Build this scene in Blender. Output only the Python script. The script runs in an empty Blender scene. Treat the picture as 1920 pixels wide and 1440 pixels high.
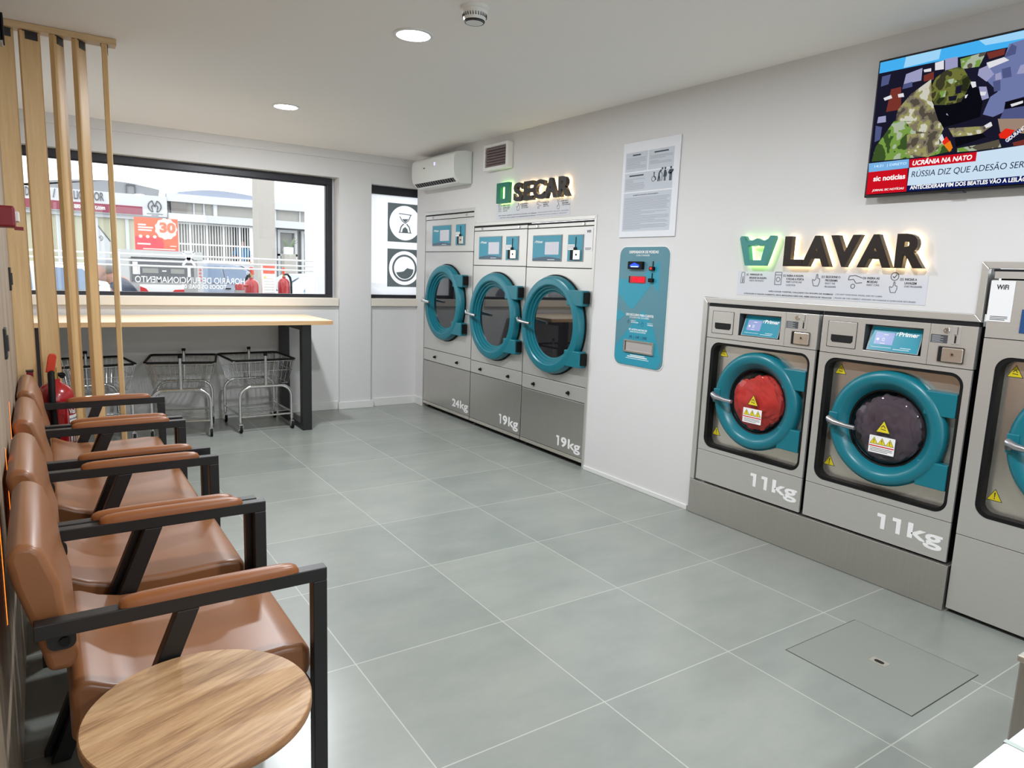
import bpy, bmesh, math, random
from mathutils import Vector, Matrix
random.seed(7)
S = bpy.context.scene
COL = S.collection

# ------------------------------------------------------------------ camera, world, exposure
CAMC = Vector((-3.103246, -6.317779, 1.347368))
FPX = 1312.45
ROWS = (Vector((0.830801, -0.555329, 0.037137)), Vector((-0.057457, -0.151944, -0.986718)), Vector((0.553596, 0.817632, -0.158142)))
def _orth():
    f = ROWS[2].normalized(); r = (ROWS[0] - f * ROWS[0].dot(f)).normalized(); d = f.cross(r)
    return r, d, f
CR, CD, CF = _orth()
cam = bpy.data.cameras.new('camera'); cam.sensor_width = 36.0; cam.lens = FPX / 1920 * 36
cam.clip_start = 0.02; cam.clip_end = 200
camo = bpy.data.objects.new('camera', cam); COL.objects.link(camo)
camo.matrix_world = Matrix(((CR.x, -CD.x, -CF.x, CAMC.x), (CR.y, -CD.y, -CF.y, CAMC.y), (CR.z, -CD.z, -CF.z, CAMC.z), (0, 0, 0, 1)))
S.camera = camo
S.view_settings.view_transform = 'Standard'; S.view_settings.look = 'None'
S.view_settings.exposure = 0.26; S.view_settings.gamma = 1.0; S.view_settings.use_curve_mapping = False
S.cycles.max_bounces = 10; S.cycles.diffuse_bounces = 6; S.cycles.glossy_bounces = 5
S.cycles.transparent_max_bounces = 16; S.cycles.caustics_reflective = False; S.cycles.caustics_refractive = False
S.cycles.sample_clamp_indirect = 2.0
try: S.cycles.use_denoising = True
except Exception: pass
w = bpy.data.worlds.new('sky'); S.world = w; w.use_nodes = True
bg = w.node_tree.nodes['Background']; bg.inputs[0].default_value = (0.93, 0.975, 1.0, 1); bg.inputs[1].default_value = SKY_STRENGTH = 2.1
DOWNLIGHT = 31.0     # watts of each round ceiling lamp
LED = 2.2            # strength of the warm light slots behind the chairs

def ray(px, py):
    return CR * ((px - 960) / FPX) + CD * ((py - 720) / FPX) + CF
def at(px, py, axis, val):
    d = ray(px, py); t = (val - CAMC[axis]) / d[axis]
    return CAMC + d * t

# ------------------------------------------------------------------ materials
def lin(c):
    c = c / 255.0
    return c / 12.92 if c <= 0.04045 else ((c + 0.055) / 1.055) ** 2.4
def rgb(r, g, b): return (lin(r), lin(g), lin(b), 1.0)
MATS = {}
def mat(name, col, rough=0.5, metal=0.0, spec=0.5, var=0.06, scale=6.0, emit=None, estr=0.0, stretch=None, bump=0.0, coat=0.0):
    """principled material with a procedural noise that varies its colour a little"""
    if name in MATS: return MATS[name]
    m = bpy.data.materials.new(name); m.use_nodes = True; nt = m.node_tree; b = nt.nodes['Principled BSDF']
    c = rgb(*col)
    b.inputs['Roughness'].default_value = rough; b.inputs['Metallic'].default_value = metal
    b.inputs['Specular IOR Level'].default_value = spec
    if coat: b.inputs['Coat Weight'].default_value = coat; b.inputs['Coat Roughness'].default_value = 0.08
    if var > 0:
        tc = nt.nodes.new('ShaderNodeTexCoord'); mp = nt.nodes.new('ShaderNodeMapping'); n = nt.nodes.new('ShaderNodeTexNoise')
        n.inputs['Scale'].default_value = scale; n.inputs['Detail'].default_value = 4
        if stretch: mp.inputs['Scale'].default_value = stretch
        nt.links.new(tc.outputs['Object'], mp.inputs[0]); nt.links.new(mp.outputs[0], n.inputs['Vector'])
        mx = nt.nodes.new('ShaderNodeMix'); mx.data_type = 'RGBA'
        mx.inputs[6].default_value = tuple(max(0, x * (1 - var)) for x in c[:3]) + (1,)
        mx.inputs[7].default_value = tuple(min(1, x * (1 + var)) for x in c[:3]) + (1,)
        nt.links.new(n.outputs['Fac'], mx.inputs[0]); nt.links.new(mx.outputs[2], b.inputs['Base Color'])
        if bump:
            bp = nt.nodes.new('ShaderNodeBump'); bp.inputs['Strength'].default_value = bump; bp.inputs['Distance'].default_value = 0.01
            nt.links.new(n.outputs['Fac'], bp.inputs['Height']); nt.links.new(bp.outputs[0], b.inputs['Normal'])
    else:
        b.inputs['Base Color'].default_value = c
    if emit:
        b.inputs['Emission Color'].default_value = rgb(*emit); b.inputs['Emission Strength'].default_value = estr
    MATS[name] = m
    return m
def emis(name, col, s):
    if name in MATS: return MATS[name]
    m = bpy.data.materials.new(name); m.use_nodes = True; nt = m.node_tree; nt.nodes.clear()
    e = nt.nodes.new('ShaderNodeEmission'); o = nt.nodes.new('ShaderNodeOutputMaterial')
    e.inputs[0].default_value = rgb(*col); e.inputs[1].default_value = s; nt.links.new(e.outputs[0], o.inputs[0])
    MATS[name] = m; return m
def wood(name, c1, c2, c3, scale, stretch, rough=0.45):
    if name in MATS: return MATS[name]
    m = bpy.data.materials.new(name); m.use_nodes = True; nt = m.node_tree; b = nt.nodes['Principled BSDF']
    tc = nt.nodes.new('ShaderNodeTexCoord'); mp = nt.nodes.new('ShaderNodeMapping'); mp.inputs['Scale'].default_value = stretch
    n = nt.nodes.new('ShaderNodeTexNoise'); n.inputs['Scale'].default_value = scale; n.inputs['Detail'].default_value = 8; n.inputs['Roughness'].default_value = 0.65
    n2 = nt.nodes.new('ShaderNodeTexNoise'); n2.inputs['Scale'].default_value = scale * 0.22; n2.inputs['Detail'].default_value = 2
    ad = nt.nodes.new('ShaderNodeMath'); ad.operation = 'MULTIPLY_ADD'; ad.inputs[1].default_value = 0.6; ad.inputs[2].default_value = 0.0
    ad2 = nt.nodes.new('ShaderNodeMath'); ad2.operation = 'MULTIPLY_ADD'; ad2.inputs[1].default_value = 0.4
    r = nt.nodes.new('ShaderNodeValToRGB'); r.color_ramp.elements[0].position = 0.36; r.color_ramp.elements[1].position = 0.64
    r.color_ramp.elements[0].color = rgb(*c1); r.color_ramp.elements[1].color = rgb(*c3)
    e = r.color_ramp.elements.new(0.5); e.color = rgb(*c2)
    L = nt.links.new
    L(tc.outputs['Object'], mp.inputs[0]); L(mp.outputs[0], n.inputs['Vector']); L(mp.outputs[0], n2.inputs['Vector'])
    L(n.outputs['Fac'], ad.inputs[0]); L(n2.outputs['Fac'], ad2.inputs[0]); L(ad.outputs[0], ad2.inputs[2]); L(ad2.outputs[0], r.inputs[0])
    L(r.outputs[0], b.inputs['Base Color']); b.inputs['Roughness'].default_value = rough
    MATS[name] = m; return m
def glassy(name, tint=(255, 255, 255), ior=1.45, rough=0.01):
    """thin clear pane: transparent with a fresnel reflection"""
    if name in MATS: return MATS[name]
    m = bpy.data.materials.new(name); m.use_nodes = True; nt = m.node_tree; nt.nodes.clear()
    t = nt.nodes.new('ShaderNodeBsdfTransparent'); t.inputs[0].default_value = rgb(*tint)
    g = nt.nodes.new('ShaderNodeBsdfGlossy'); g.inputs['Roughness'].default_value = rough
    f0 = ((ior - 1) / (ior + 1)) ** 2; lw = nt.nodes.new('ShaderNodeLayerWeight'); lw.inputs[0].default_value = .5
    p5 = nt.nodes.new('ShaderNodeMath'); p5.operation = 'POWER'; p5.inputs[1].default_value = 5; nt.links.new(lw.outputs['Facing'], p5.inputs[0])
    f = nt.nodes.new('ShaderNodeMath'); f.operation = 'MULTIPLY_ADD'; f.inputs[1].default_value = 1 - f0; f.inputs[2].default_value = f0; nt.links.new(p5.outputs[0], f.inputs[0])
    mx = nt.nodes.new('ShaderNodeMixShader'); o = nt.nodes.new('ShaderNodeOutputMaterial')
    nt.links.new(f.outputs[0], mx.inputs[0]); nt.links.new(t.outputs[0], mx.inputs[1]); nt.links.new(g.outputs[0], mx.inputs[2]); nt.links.new(mx.outputs[0], o.inputs[0])
    MATS[name] = m; return m

WHITE = mat('painted wall', (216, 215, 215), 0.7, spec=0.25, var=0.012, scale=3)
CEILW = mat('ceiling paint', (246, 243, 241), 0.8, spec=0.2, var=0.015, scale=1.5)
BASEB = mat('baseboard paint', (222, 222, 220), 0.45, var=0.01)
STEEL = mat('brushed steel', (214, 212, 208), 0.36, 0.68, var=0.05, scale=3, stretch=(1, 1, 60))
STEELD = mat('brushed steel dark', (196, 193, 188), 0.3, 0.88, var=0.07, scale=2.5, stretch=(60, 60, 1))
POLISH = mat('polished steel', (228, 222, 212), 0.24, 0.85, var=0.02)
CHROME = mat('chrome', (225, 225, 225), 0.12, 1.0, var=0.01)
WIRE = mat('chromed wire', (205, 205, 205), 0.22, 1.0, var=0.01)
BLACK = mat('black painted metal', (22, 21, 22), 0.42, var=0.1)
RUBBER = mat('black rubber', (12, 12, 13), 0.65, var=0.1, spec=.25)
GAP = mat('dark gap', (8, 8, 8), 0.8, var=0.1)
TEAL = mat('teal plastic', (19, 111, 126), 0.32, var=0.03, spec=0.5)
TEALP = mat('teal panel', (48, 142, 166), 0.3, var=0.02)
TEALD = mat('teal printed dark', (84, 134, 148), 0.35, var=0.02)
PALE = mat('pale screen', (205, 205, 214), 0.3, var=0.01)
WPRINT = mat('white print', (240, 240, 240), 0.5, var=0.01)
GPRINT = mat('grey print', (84, 88, 96), 0.6, var=0.02)
KPRINT = mat('dark print', (40, 42, 46), 0.6, var=0.02)
YEL = mat('yellow warning', (226, 206, 36), 0.45, var=0.03)
REDP = mat('red print', (205, 30, 40), 0.45, var=0.03)
LEATHER = mat('tan leatherette', (138, 90, 56), 0.34, var=0.1, scale=9, spec=0.5)
LEATHER2 = mat('tan leatherette pad', (140, 84, 44), 0.36, var=0.08, scale=12)
PINE = wood('planed pine', (190, 154, 102), (201, 166, 116), (210, 178, 130), 10, (6, 6, 0.35), 0.5)
OAK = wood('oak veneer', (140, 104, 72), (182, 144, 104), (202, 168, 128), 15, (0.7, 9.0, 3.0), 0.42)
OAKEDGE = wood('oak edge', (120, 84, 54), (150, 108, 72), (172, 128, 88), 14, (2, 2, 9), 0.5)
BIRCH = wood('pale birch', (226, 200, 164), (236, 212, 178), (242, 222, 192), 8, (0.4, 6, 6), 0.4)
BIRCHEDGE = wood('birch edge', (190, 152, 108), (204, 166, 122), (214, 178, 134), 12, (0.5, 4, 12), 0.5)
PANEL = wood('grey oak cladding', (128, 110, 92), (152, 134, 114), (172, 154, 134), 7, (5, 5, 0.4), 0.5)
FRAMEB = mat('dark window frame', (34, 34, 42), 0.4, var=0.05)
PLASTW = mat('white plastic', (228, 228, 226), 0.35, var=0.01)
PLASTG = mat('grey plastic', (150, 150, 152), 0.45, var=0.03)
RED = mat('red enamel', (166, 22, 30), 0.25, var=0.04, coat=0.4)
REDDK = mat('dark red plastic', (122, 16, 28), 0.45, var=0.05)
PANE = glassy('window glass')
def dark_glass():
    m = mat('dark door glass', (24, 24, 28), 0.03, spec=0.9, var=0.02); m.node_tree.nodes['Principled BSDF'].inputs['IOR'].default_value = 1.7
    return m
DGLASS = dark_glass()

# ------------------------------------------------------------------ mesh builder
IDF = (Vector((0, 0, 0)), Vector((1, 0, 0)), Vector((0, 1, 0)), Vector((0, 0, 1)))
RW = (Vector((0, 0, 0)), Vector((0, -1, 0)), Vector((0, 0, 1)), Vector((-1, 0, 0)))     # right wall: a along the wall to the right, b up, c into the room
WW = (Vector((0, 0, 0)), Vector((1, 0, 0)), Vector((0, 0, 1)), Vector((0, -1, 0)))      # window wall seen from inside
XZ = WW
YZ = (Vector((0, 0, 0)), Vector((0, 1, 0)), Vector((0, 0, 1)), Vector((1, 0, 0)))
def shift(F, a, b, c): return (F[0] + F[1] * a + F[2] * b + F[3] * c,) + F[1:]
def rrect(a0, a1, b0, b1, r, n=5):
    P = []
    for cx, cy, s in ((a1 - r, b1 - r, 0), (a0 + r, b1 - r, 90), (a0 + r, b0 + r, 180), (a1 - r, b0 + r, 270)):
        for i in range(n + 1):
            t = math.radians(s + 90 * i / n); P.append((cx + r * math.cos(t), cy + r * math.sin(t)))
    return P
def circ(a, b, r, n=32, r2=None):
    r2 = r2 or r
    return [(a + r * math.cos(2 * math.pi * i / n), b + r2 * math.sin(2 * math.pi * i / n)) for i in range(n)]
TEXTC = {}
def text_mesh(s, bold, shear):
    k = (s, bold, shear)
    if k in TEXTC: return TEXTC[k]
    cu = bpy.data.curves.new('t', 'FONT'); cu.body = s; cu.offset = bold; cu.shear = shear; cu.resolution_u = 4; cu.fill_mode = 'FRONT'
    cu.fill_mode = 'BOTH'; cu.extrude = 0.5
    o = bpy.data.objects.new('t', cu); COL.objects.link(o)
    me = o.evaluated_get(bpy.context.evaluated_depsgraph_get()).to_mesh()
    V = [tuple(v.co) for v in me.vertices]; Fc = [tuple(p.vertices) for p in me.polygons]
    o.to_mesh_clear() if hasattr(o, 'to_mesh_clear') else None
    bpy.data.objects.remove(o); bpy.data.curves.remove(cu)
    TEXTC[k] = (V, Fc); return TEXTC[k]
class MB:
    def __init__(s, F=IDF): s.F = F; s.v = []; s.f = []; s.m = []
    def add(s, vs, fs, m=0):
        b = len(s.v); o, r, u, n = s.F
        s.v += [o + r * p[0] + u * p[1] + n * p[2] for p in vs]
        s.f += [tuple(b + i for i in f) for f in fs]; s.m += [m] * len(fs)
        return s
    def box(s, a0, a1, b0, b1, c0, c1, m=0):
        return s.add([(a0, b0, c0), (a1, b0, c0), (a1, b1, c0), (a0, b1, c0), (a0, b0, c1), (a1, b0, c1), (a1, b1, c1), (a0, b1, c1)],
                     [(0, 3, 2, 1), (4, 5, 6, 7), (0, 1, 5, 4), (1, 2, 6, 5), (2, 3, 7, 6), (3, 0, 4, 7)], m)
    def prism(s, P, c0, c1, m=0):
        n = len(P)
        return s.add([(x, y, c0) for x, y in P] + [(x, y, c1) for x, y in P],
                     [tuple(range(n - 1, -1, -1)), tuple(range(n, 2 * n))] + [(i, (i + 1) % n, n + (i + 1) % n, n + i) for i in range(n)], m)
    def loft(s, loops, m=0, cap0=True, cap1=True):
        n = len(loops[0]); V = [p for L in loops for p in L]; fs = []
        for k in range(len(loops) - 1):
            for i in range(n):
                j = (i + 1) % n; fs.append((k * n + i, k * n + j, (k + 1) * n + j, (k + 1) * n + i))
        if cap0: fs.append(tuple(range(n - 1, -1, -1)))
        if cap1: fs.append(tuple((len(loops) - 1) * n + i for i in range(n)))
        return s.add(V, fs, m)
    def ring(s, O, I, c0, c1, m=0):
        n = len(O)
        V = [(x, y, c0) for x, y in O] + [(x, y, c1) for x, y in O] + [(x, y, c0) for x, y in I] + [(x, y, c1) for x, y in I]; fs = []
        for i in range(n):
            j = (i + 1) % n
            fs += [(i, j, n + j, n + i), (n + i, n + j, 3 * n + j, 3 * n + i), (2 * n + j, 2 * n + i, 3 * n + i, 3 * n + j), (j, i, 2 * n + i, 2 * n + j)]
        return s.add(V, fs, m)
    def lathe(s, prof, a=0, b=0, n=32, m=0, closed=False):
        V = []; fs = []; K = len(prof)
        for r, c in prof:
            for i in range(n):
                t = 2 * math.pi * i / n; V.append((a + r * math.cos(t), b + r * math.sin(t), c))
        for k in range(K if closed else K - 1):
            k2 = (k + 1) % K
            for i in range(n):
                j = (i + 1) % n; fs.append((k * n + i, k * n + j, k2 * n + j, k2 * n + i))
        return s.add(V, fs, m)
    def cyl(s, a, b, r, c0, c1, n=20, m=0): return s.prism(circ(a, b, r, n), c0, c1, m)
    def tube(s, pts, r, n=8, m=0, closed=False):
        P = [Vector(p) for p in pts]; K = len(P); L = []
        rr = r if isinstance(r, (list, tuple)) else [r] * K
        prev = None
        for i in range(K):
            if closed: t = (P[(i + 1) % K] - P[i - 1])
            else: t = P[min(i + 1, K - 1)] - P[max(i - 1, 0)]
            t.normalize()
            if prev is None:
                up = Vector((0, 0, 1)) if abs(t.z) < 0.9 else Vector((1, 0, 0))
                x = up.cross(t).normalized()
            else:
                x = (prev - t * prev.dot(t)).normalized()
            prev = x; y = t.cross(x)
            L.append([tuple(P[i] + (x * math.cos(2 * math.pi * k / n) + y * math.sin(2 * math.pi * k / n)) * rr[i]) for k in range(n)])
        if closed: return s.loft(L + [L[0]], m, False, False)
        return s.loft(L, m)
    def ball(s, c, r, n=12, m=0):
        r = r if isinstance(r, (list, tuple)) else (r, r, r); L = []
        for i in range(1, n // 2):
            t = math.pi * i / (n // 2)
            L.append([(c[0] + r[0] * math.sin(t) * math.cos(2 * math.pi * k / n), c[1] + r[1] * math.sin(t) * math.sin(2 * math.pi * k / n), c[2] - r[2] * math.cos(t)) for k in range(n)])
        return s.loft(L, m)
    def stroke(s, pts, wd, c0, c1, m=0):
        for i in range(len(pts) - 1):
            (x0, y0), (x1, y1) = pts[i], pts[i + 1]; d = math.hypot(x1 - x0, y1 - y0) or 1e-6
            nx, ny = -(y1 - y0) / d * wd / 2, (x1 - x0) / d * wd / 2
            s.prism([(x0 + nx, y0 + ny), (x0 - nx, y0 - ny), (x1 - nx, y1 - ny), (x1 + nx, y1 + ny)], c0, c1, m)
        return s
    def text(s, st, a0, a1, b0, b1, c0, c1, m=0, bold=0.0, shear=0.0):
        V, Fc = text_mesh(st, bold, shear)
        if c0 == c1: Fc = [f for f in Fc if min(V[i][2] for i in f) > 0]
        xs = [v[0] for v in V]; ys = [v[1] for v in V]; x0, x1, y0, y1 = min(xs), max(xs), min(ys), max(ys)
        if b1 is None: b1 = b0 + (a1 - a0) * (y1 - y0) / (x1 - x0)
        if a1 is None: a1 = a0 + (b1 - b0) * (x1 - x0) / (y1 - y0)
        return s.add([(a0 + (a1 - a0) * (x - x0) / (x1 - x0), b0 + (b1 - b0) * (y - y0) / (y1 - y0), c0 + (c1 - c0) * (z + 0.5)) for x, y, z in V], Fc, m)
    def build(s, name, mats, parent=None, bevel=0.0, smooth=False, label=None, seg=2, sub=0, angle=40):
        me = bpy.data.meshes.new(name)
        off = Vector((0, 0, 0)); p = parent
        while p is not None: off += p.location; p = p.parent
        me.from_pydata([tuple(v - off) for v in s.v], [], s.f)
        for mm in (mats if isinstance(mats, (list, tuple)) else [mats]): me.materials.append(mm)
        me.polygons.foreach_set('material_index', s.m)
        bm = bmesh.new(); bm.from_mesh(me); bmesh.ops.recalc_face_normals(bm, faces=bm.faces); bm.to_mesh(me); bm.free()
        if smooth:
            me.polygons.foreach_set('use_smooth', [True] * len(me.polygons))
            me.set_sharp_from_angle(angle=math.radians(angle))
        o = bpy.data.objects.new(name, me); COL.objects.link(o)
        if parent is not None: o.parent = parent
        if bevel:
            bv = o.modifiers.new('bevel', 'BEVEL'); bv.width = bevel; bv.segments = seg; bv.limit_method = 'ANGLE'; bv.angle_limit = math.radians(40)
            bv.harden_normals = False
        if sub:
            sm = o.modifiers.new('sub', 'SUBSURF'); sm.levels = sub; sm.render_levels = sub
        if label: o['label'] = label
        return o
def tag(o, label, cat, group=None, kind=None):
    o['label'] = label; o['category'] = cat
    if group: o['group'] = group
    if kind: o['kind'] = kind
    return o
def thing(name, label, cat, loc=(0, 0, 0), group=None):
    o = bpy.data.objects.new(name, None); o.empty_display_size = 0.1; COL.objects.link(o); o.location = loc
    return tag(o, label, cat, group)
def struct(o): o['kind'] = 'structure'; return o
def copy_tree(o, parent=None):
    c = o.copy(); COL.objects.link(c); c.parent = parent
    for ch in list(o.children): copy_tree(ch, c)
    return c
# ------------------------------------------------------------------ room
H = 2.408; XL = -3.235; YB = -9.2
TX0, TY0, TS = -0.4752, -1.2047, 0.6       # tile joints
def floor_mat():
    m = bpy.data.materials.new('grey floor tiles'); m.use_nodes = True; nt = m.node_tree; b = nt.nodes['Principled BSDF']; N = nt.nodes.new; L = nt.links.new
    tc = N('ShaderNodeTexCoord'); sx = N('ShaderNodeSeparateXYZ'); L(tc.outputs['Object'], sx.inputs[0])
    def math_(op, a, bb=None):
        n = N('ShaderNodeMath'); n.operation = op
        for i, q in enumerate((a, bb)):
            if q is None: continue
            if isinstance(q, (int, float)): n.inputs[i].default_value = q
            else: L(q, n.inputs[i])
        return n.outputs[0]
    gs = []; ids = []
    for k, o0 in ((0, TX0), (1, TY0)):
        q = math_('DIVIDE', math_('SUBTRACT', sx.outputs[k], o0), TS)
        fr = math_('FRACT', q); ids.append(math_('FLOOR', q))
        gs.append(math_('MINIMUM', fr, math_('SUBTRACT', 1.0, fr)))
    g = math_('LESS_THAN', math_('MINIMUM', gs[0], gs[1]), 0.0035)
    cx = N('ShaderNodeCombineXYZ'); L(ids[0], cx.inputs[0]); L(ids[1], cx.inputs[1])
    wn = N('ShaderNodeTexWhiteNoise'); L(cx.outputs[0], wn.inputs['Vector'])
    n1 = N('ShaderNodeTexNoise'); n1.inputs['Scale'].default_value = 2.6; n1.inputs['Detail'].default_value = 6; n1.inputs['Roughness'].default_value = 0.6
    mp = N('ShaderNodeMapping'); mp.inputs['Scale'].default_value = (1, 1.8, 1); av = N('ShaderNodeVectorMath'); av.operation = 'MULTIPLY_ADD'
    av.inputs[1].default_value = (3.1, 5.7, 1.3); L(cx.outputs[0], av.inputs[0]); L(tc.outputs['Object'], av.inputs[2]); L(av.outputs[0], mp.inputs[0]); L(mp.outputs[0], n1.inputs['Vector'])
    f = math_('ADD', math_('MULTIPLY', n1.outputs['Fac'], 0.75), math_('MULTIPLY', wn.outputs['Value'], 0.25))
    r = N('ShaderNodeValToRGB'); r.color_ramp.elements[0].position = 0.3; r.color_ramp.elements[1].position = 0.72
    r.color_ramp.elements[0].color = rgb(131, 136, 131); r.color_ramp.elements[1].color = rgb(149, 152, 146); L(f, r.inputs[0])
    mx = N('ShaderNodeMix'); mx.data_type = 'RGBA'; L(g, mx.inputs[0]); L(r.outputs[0], mx.inputs[6]); mx.inputs[7].default_value = rgb(176, 178, 171)
    L(mx.outputs[2], b.inputs['Base Color']); b.inputs['Roughness'].default_value = 0.34; b.inputs['Specular IOR Level'].default_value = 0.75
    b.inputs['Roughness'].default_value = 0.27
    return m
struct(MB().box(XL - 0.3, 0.9, YB - 0.2, 0.3, -0.12, 0.0).build('floor', floor_mat()))
cl = MB(); P = [(YB - 0.2, H), (-0.95, H), (0.02, 2.362), (0.02, H + 0.15), (YB - 0.2, H + 0.15)]
cl.F = (Vector((XL - 0.2, 0, 0)),) + YZ[1:]; cl.prism(P, 0, -XL + 0.32)
struct(cl.build('ceiling', CEILW))
# right wall with the two machine bays left open
r = MB(RW); T = -0.12
r.box(-0.02, 0.164, 0, H, T, 0); r.box(0.164, 1.1, 1.872, H, T, 0); r.box(1.1, 2.668, 1.742, H, T, 0)
r.box(2.668, 3.63, 0, H, T, 0); r.box(3.63, 5.035, 1.25, H, T, 0); r.box(5.035, 5.9, 1.457, H, T, 0); r.box(5.9, -YB, 0, H, T, 0)
struct(r.build('wall_right', WHITE))
# window wall: openings measured behind the pilaster
q = MB(WW)          # c = -y
q.box(XL - 0.2, 0.32, 2.128, 2.55, -0.22, 0.0)                  # above the windows
q.box(XL - 0.2, 0.32, 2.29, 2.42, 0.0, 0.012)                   # plaster band under the ceiling
q.box(XL - 0.2, -0.80, 0, 0.975, -0.22, -0.012); q.box(-0.49, 0.32, 0, 0.975, -0.22, -0.012)
q.box(XL - 0.2, XL - 0.02, 0.975, 2.128, -0.22, 0.0)
q.box(-0.80, -0.49, 0, 2.128, -0.22, 0.018)                     # pilaster
q.box(-0.49, 0.13, 2.105, 2.128, -0.22, 0.0); q.box(0.13, 0.32, 0.975, 2.128, -0.22, 0.0)
struct(q.build('wall_window', WHITE))
for nm, x0, x1 in (('trim_1', XL + 0.0, -0.805), ('trim_2', -0.485, 0.13)):     # window sills
    struct(MB(WW).box(x0, x1, 0.975, 1.047, -0.2, 0.02).build(nm, mat('sill paint', (224, 216, 204), 0.4, var=0.01), bevel=0.004))
bb = MB(WW); bb.box(XL, -0.81, 0, 0.078, -0.012, 0.004); bb.box(-0.812, -0.462, 0, 0.07, 0.018, 0.032); bb.box(-0.45, 0, 0, 0.078, -0.012, 0.004)
struct(bb.build('baseboard_window', BASEB, bevel=0.003))
bb = MB(RW); bb.box(-0.01, 0.164, 0, 0.08, 0, 0.014); bb.box(2.672, 3.626, 0, 0.03, 0, 0.01)
struct(bb.build('baseboard_right', BASEB, bevel=0.003))
struct(MB().box(XL - 0.12, XL, -2.35, 0.0, 0, H).box(XL - 0.12, XL, YB, -6.9, 0, H).build('wall_left', WHITE))
# oak cladding on the near left wall: vertical boards with narrow joints
pn = MB(); y = -2.30; k = 0
while y > -6.9:
    pn.box(XL - 0.1, -3.21, y - 0.118, y, 0.0, H); y -= 0.12
pn.box(XL - 0.12, -3.218, -6.95, -2.3, 0, H)
struct(pn.build('wall_left_cladding', PANEL, bevel=0.001))
# unseen wall behind the camera; its wide glazing is invented to admit daylight
nw = MB(); nw.box(XL - 0.12, -3.15, YB - 0.15, YB, 0, H); nw.box(-0.1, 0.12, YB - 0.15, YB, 0, H); nw.box(-3.15, -0.1, YB - 0.15, YB, 2.36, H)
struct(nw.build('wall_near', WHITE))
dg = MB(); 
for x0, x1 in ((-3.15, -1.95), (-1.95, -0.1)):
    dg.box(x0, x0 + 0.05, YB - 0.1, YB - 0.04, 0, 2.36); dg.box(x1 - 0.05, x1, YB - 0.1, YB - 0.04, 0, 2.36)
    dg.box(x0 + 0.05, x1 - 0.05, YB - 0.1, YB - 0.04, 2.31, 2.36); dg.box(x0 + 0.05, x1 - 0.05, YB - 0.1, YB - 0.04, 0, 0.06)
d = struct(dg.build('added_glazing_1', FRAMEB)); MB().box(-3.1, -2.0, YB - 0.075, YB - 0.069, 0.06, 2.31).box(-1.9, -0.15, YB - 0.075, YB - 0.069, 0.06, 2.31).build('glass_pane', PANE, d)

# windows
def window(nm, x0, x1, z0, z1, bl, br, bt, bbm, pane):
    f = MB(WW); c0, c1 = -0.15, -0.09
    f.box(x0, x1, z1 - bt, z1, c0, c1); f.box(x0, x1, z0, z0 + bbm, c0, c1); f.box(x0, x0 + bl, z0 + bbm, z1 - bt, c0, c1); f.box(x1 - br, x1, z0 + bbm, z1 - bt, c0, c1)
    f.box(x0 + bl, x1 - br, z1 - bt - 0.008, z1 - bt, c0 + 0.01, c1 - 0.012); f.box(x1 - br - 0.008, x1 - br, z0 + bbm, z1 - bt - 0.008, c0 + 0.01, c1 - 0.012)
    w_ = struct(f.build(nm, FRAMEB, bevel=0.003))
    MB(WW).box(x0 + bl, x1 - br, z0 + bbm, z1 - bt, -0.128, -0.122).build('glass_pane', pane, w_)
    return w_
window('window_1', XL - 0.02, -0.825, 1.047, 2.122, 0.05, 0.052, 0.058, 0.03, PANE)
def flat(mb):
    """keep one copy of every face of a film cut as a flat sheet"""
    seen = set(); F_ = []
    for f in mb.f:
        k = tuple(sorted((round(mb.v[i].x, 5), round(mb.v[i].y, 4), round(mb.v[i].z, 5)) for i in f))
        if k in seen or len(set(k)) < len(k): continue
        seen.add(k); F_.append(f)
    mb.f = F_; mb.m = [0] * len(F_); return mb
def film(nm='frosted white film', clear=.12, c1=(252, 252, 255), c2=(235, 236, 240)):
    m = bpy.data.materials.new(nm); m.use_nodes = True; nt = m.node_tree; nt.nodes.clear()
    t = nt.nodes.new('ShaderNodeBsdfTranslucent'); t.inputs[0].default_value = rgb(*c1)
    d_ = nt.nodes.new('ShaderNodeBsdfDiffuse'); d_.inputs[0].default_value = rgb(*c2)
    tr = nt.nodes.new('ShaderNodeBsdfTransparent'); tr.inputs[0].default_value = rgb(225, 228, 235)
    m1 = nt.nodes.new('ShaderNodeMixShader'); m1.inputs[0].default_value = 0.12; m2 = nt.nodes.new('ShaderNodeMixShader'); m2.inputs[0].default_value = clear
    o = nt.nodes.new('ShaderNodeOutputMaterial'); L = nt.links.new
    L(t.outputs[0], m1.inputs[1]); L(d_.outputs[0], m1.inputs[2]); L(m1.outputs[0], m2.inputs[1]); L(tr.outputs[0], m2.inputs[2]); L(m2.outputs[0], o.inputs[0])
    return m
w2 = window('window_2', -0.50, 0.13, 1.045, 2.105, 0.05, 0.03, 0.066, 0.036, PANE)
def px2(ox, oy, s, axis, val, F):
    """pixel of a zoomed view -> coordinates (a, b) on a plane of the frame"""
    def g(x, y):
        p = at(ox + x * s, oy + y * s, axis, val)
        return ((p - F[0]).dot(F[1]), (p - F[0]).dot(F[2]))
    return g
g = px2(680, 330, 0.3125, 1, 0.118, WW)
fl = MB(WW).add([(-0.45, 1.081, -.1205), (0.10, 1.081, -.1205), (0.10, 2.039, -.1205), (-0.45, 2.039, -.1205)], [(0, 1, 2, 3)]).build('frosted_film', film(), w2)
DECALG = mat('grey film', (88, 94, 96), 0.5, var=0.02); 
DECALW = mat('white film', (236, 238, 240), 0.5, var=0.01)
de = MB(WW); dw = MB(WW)
a0, b1 = g(151, 158); a1, b0 = g(349, 398)
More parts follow.
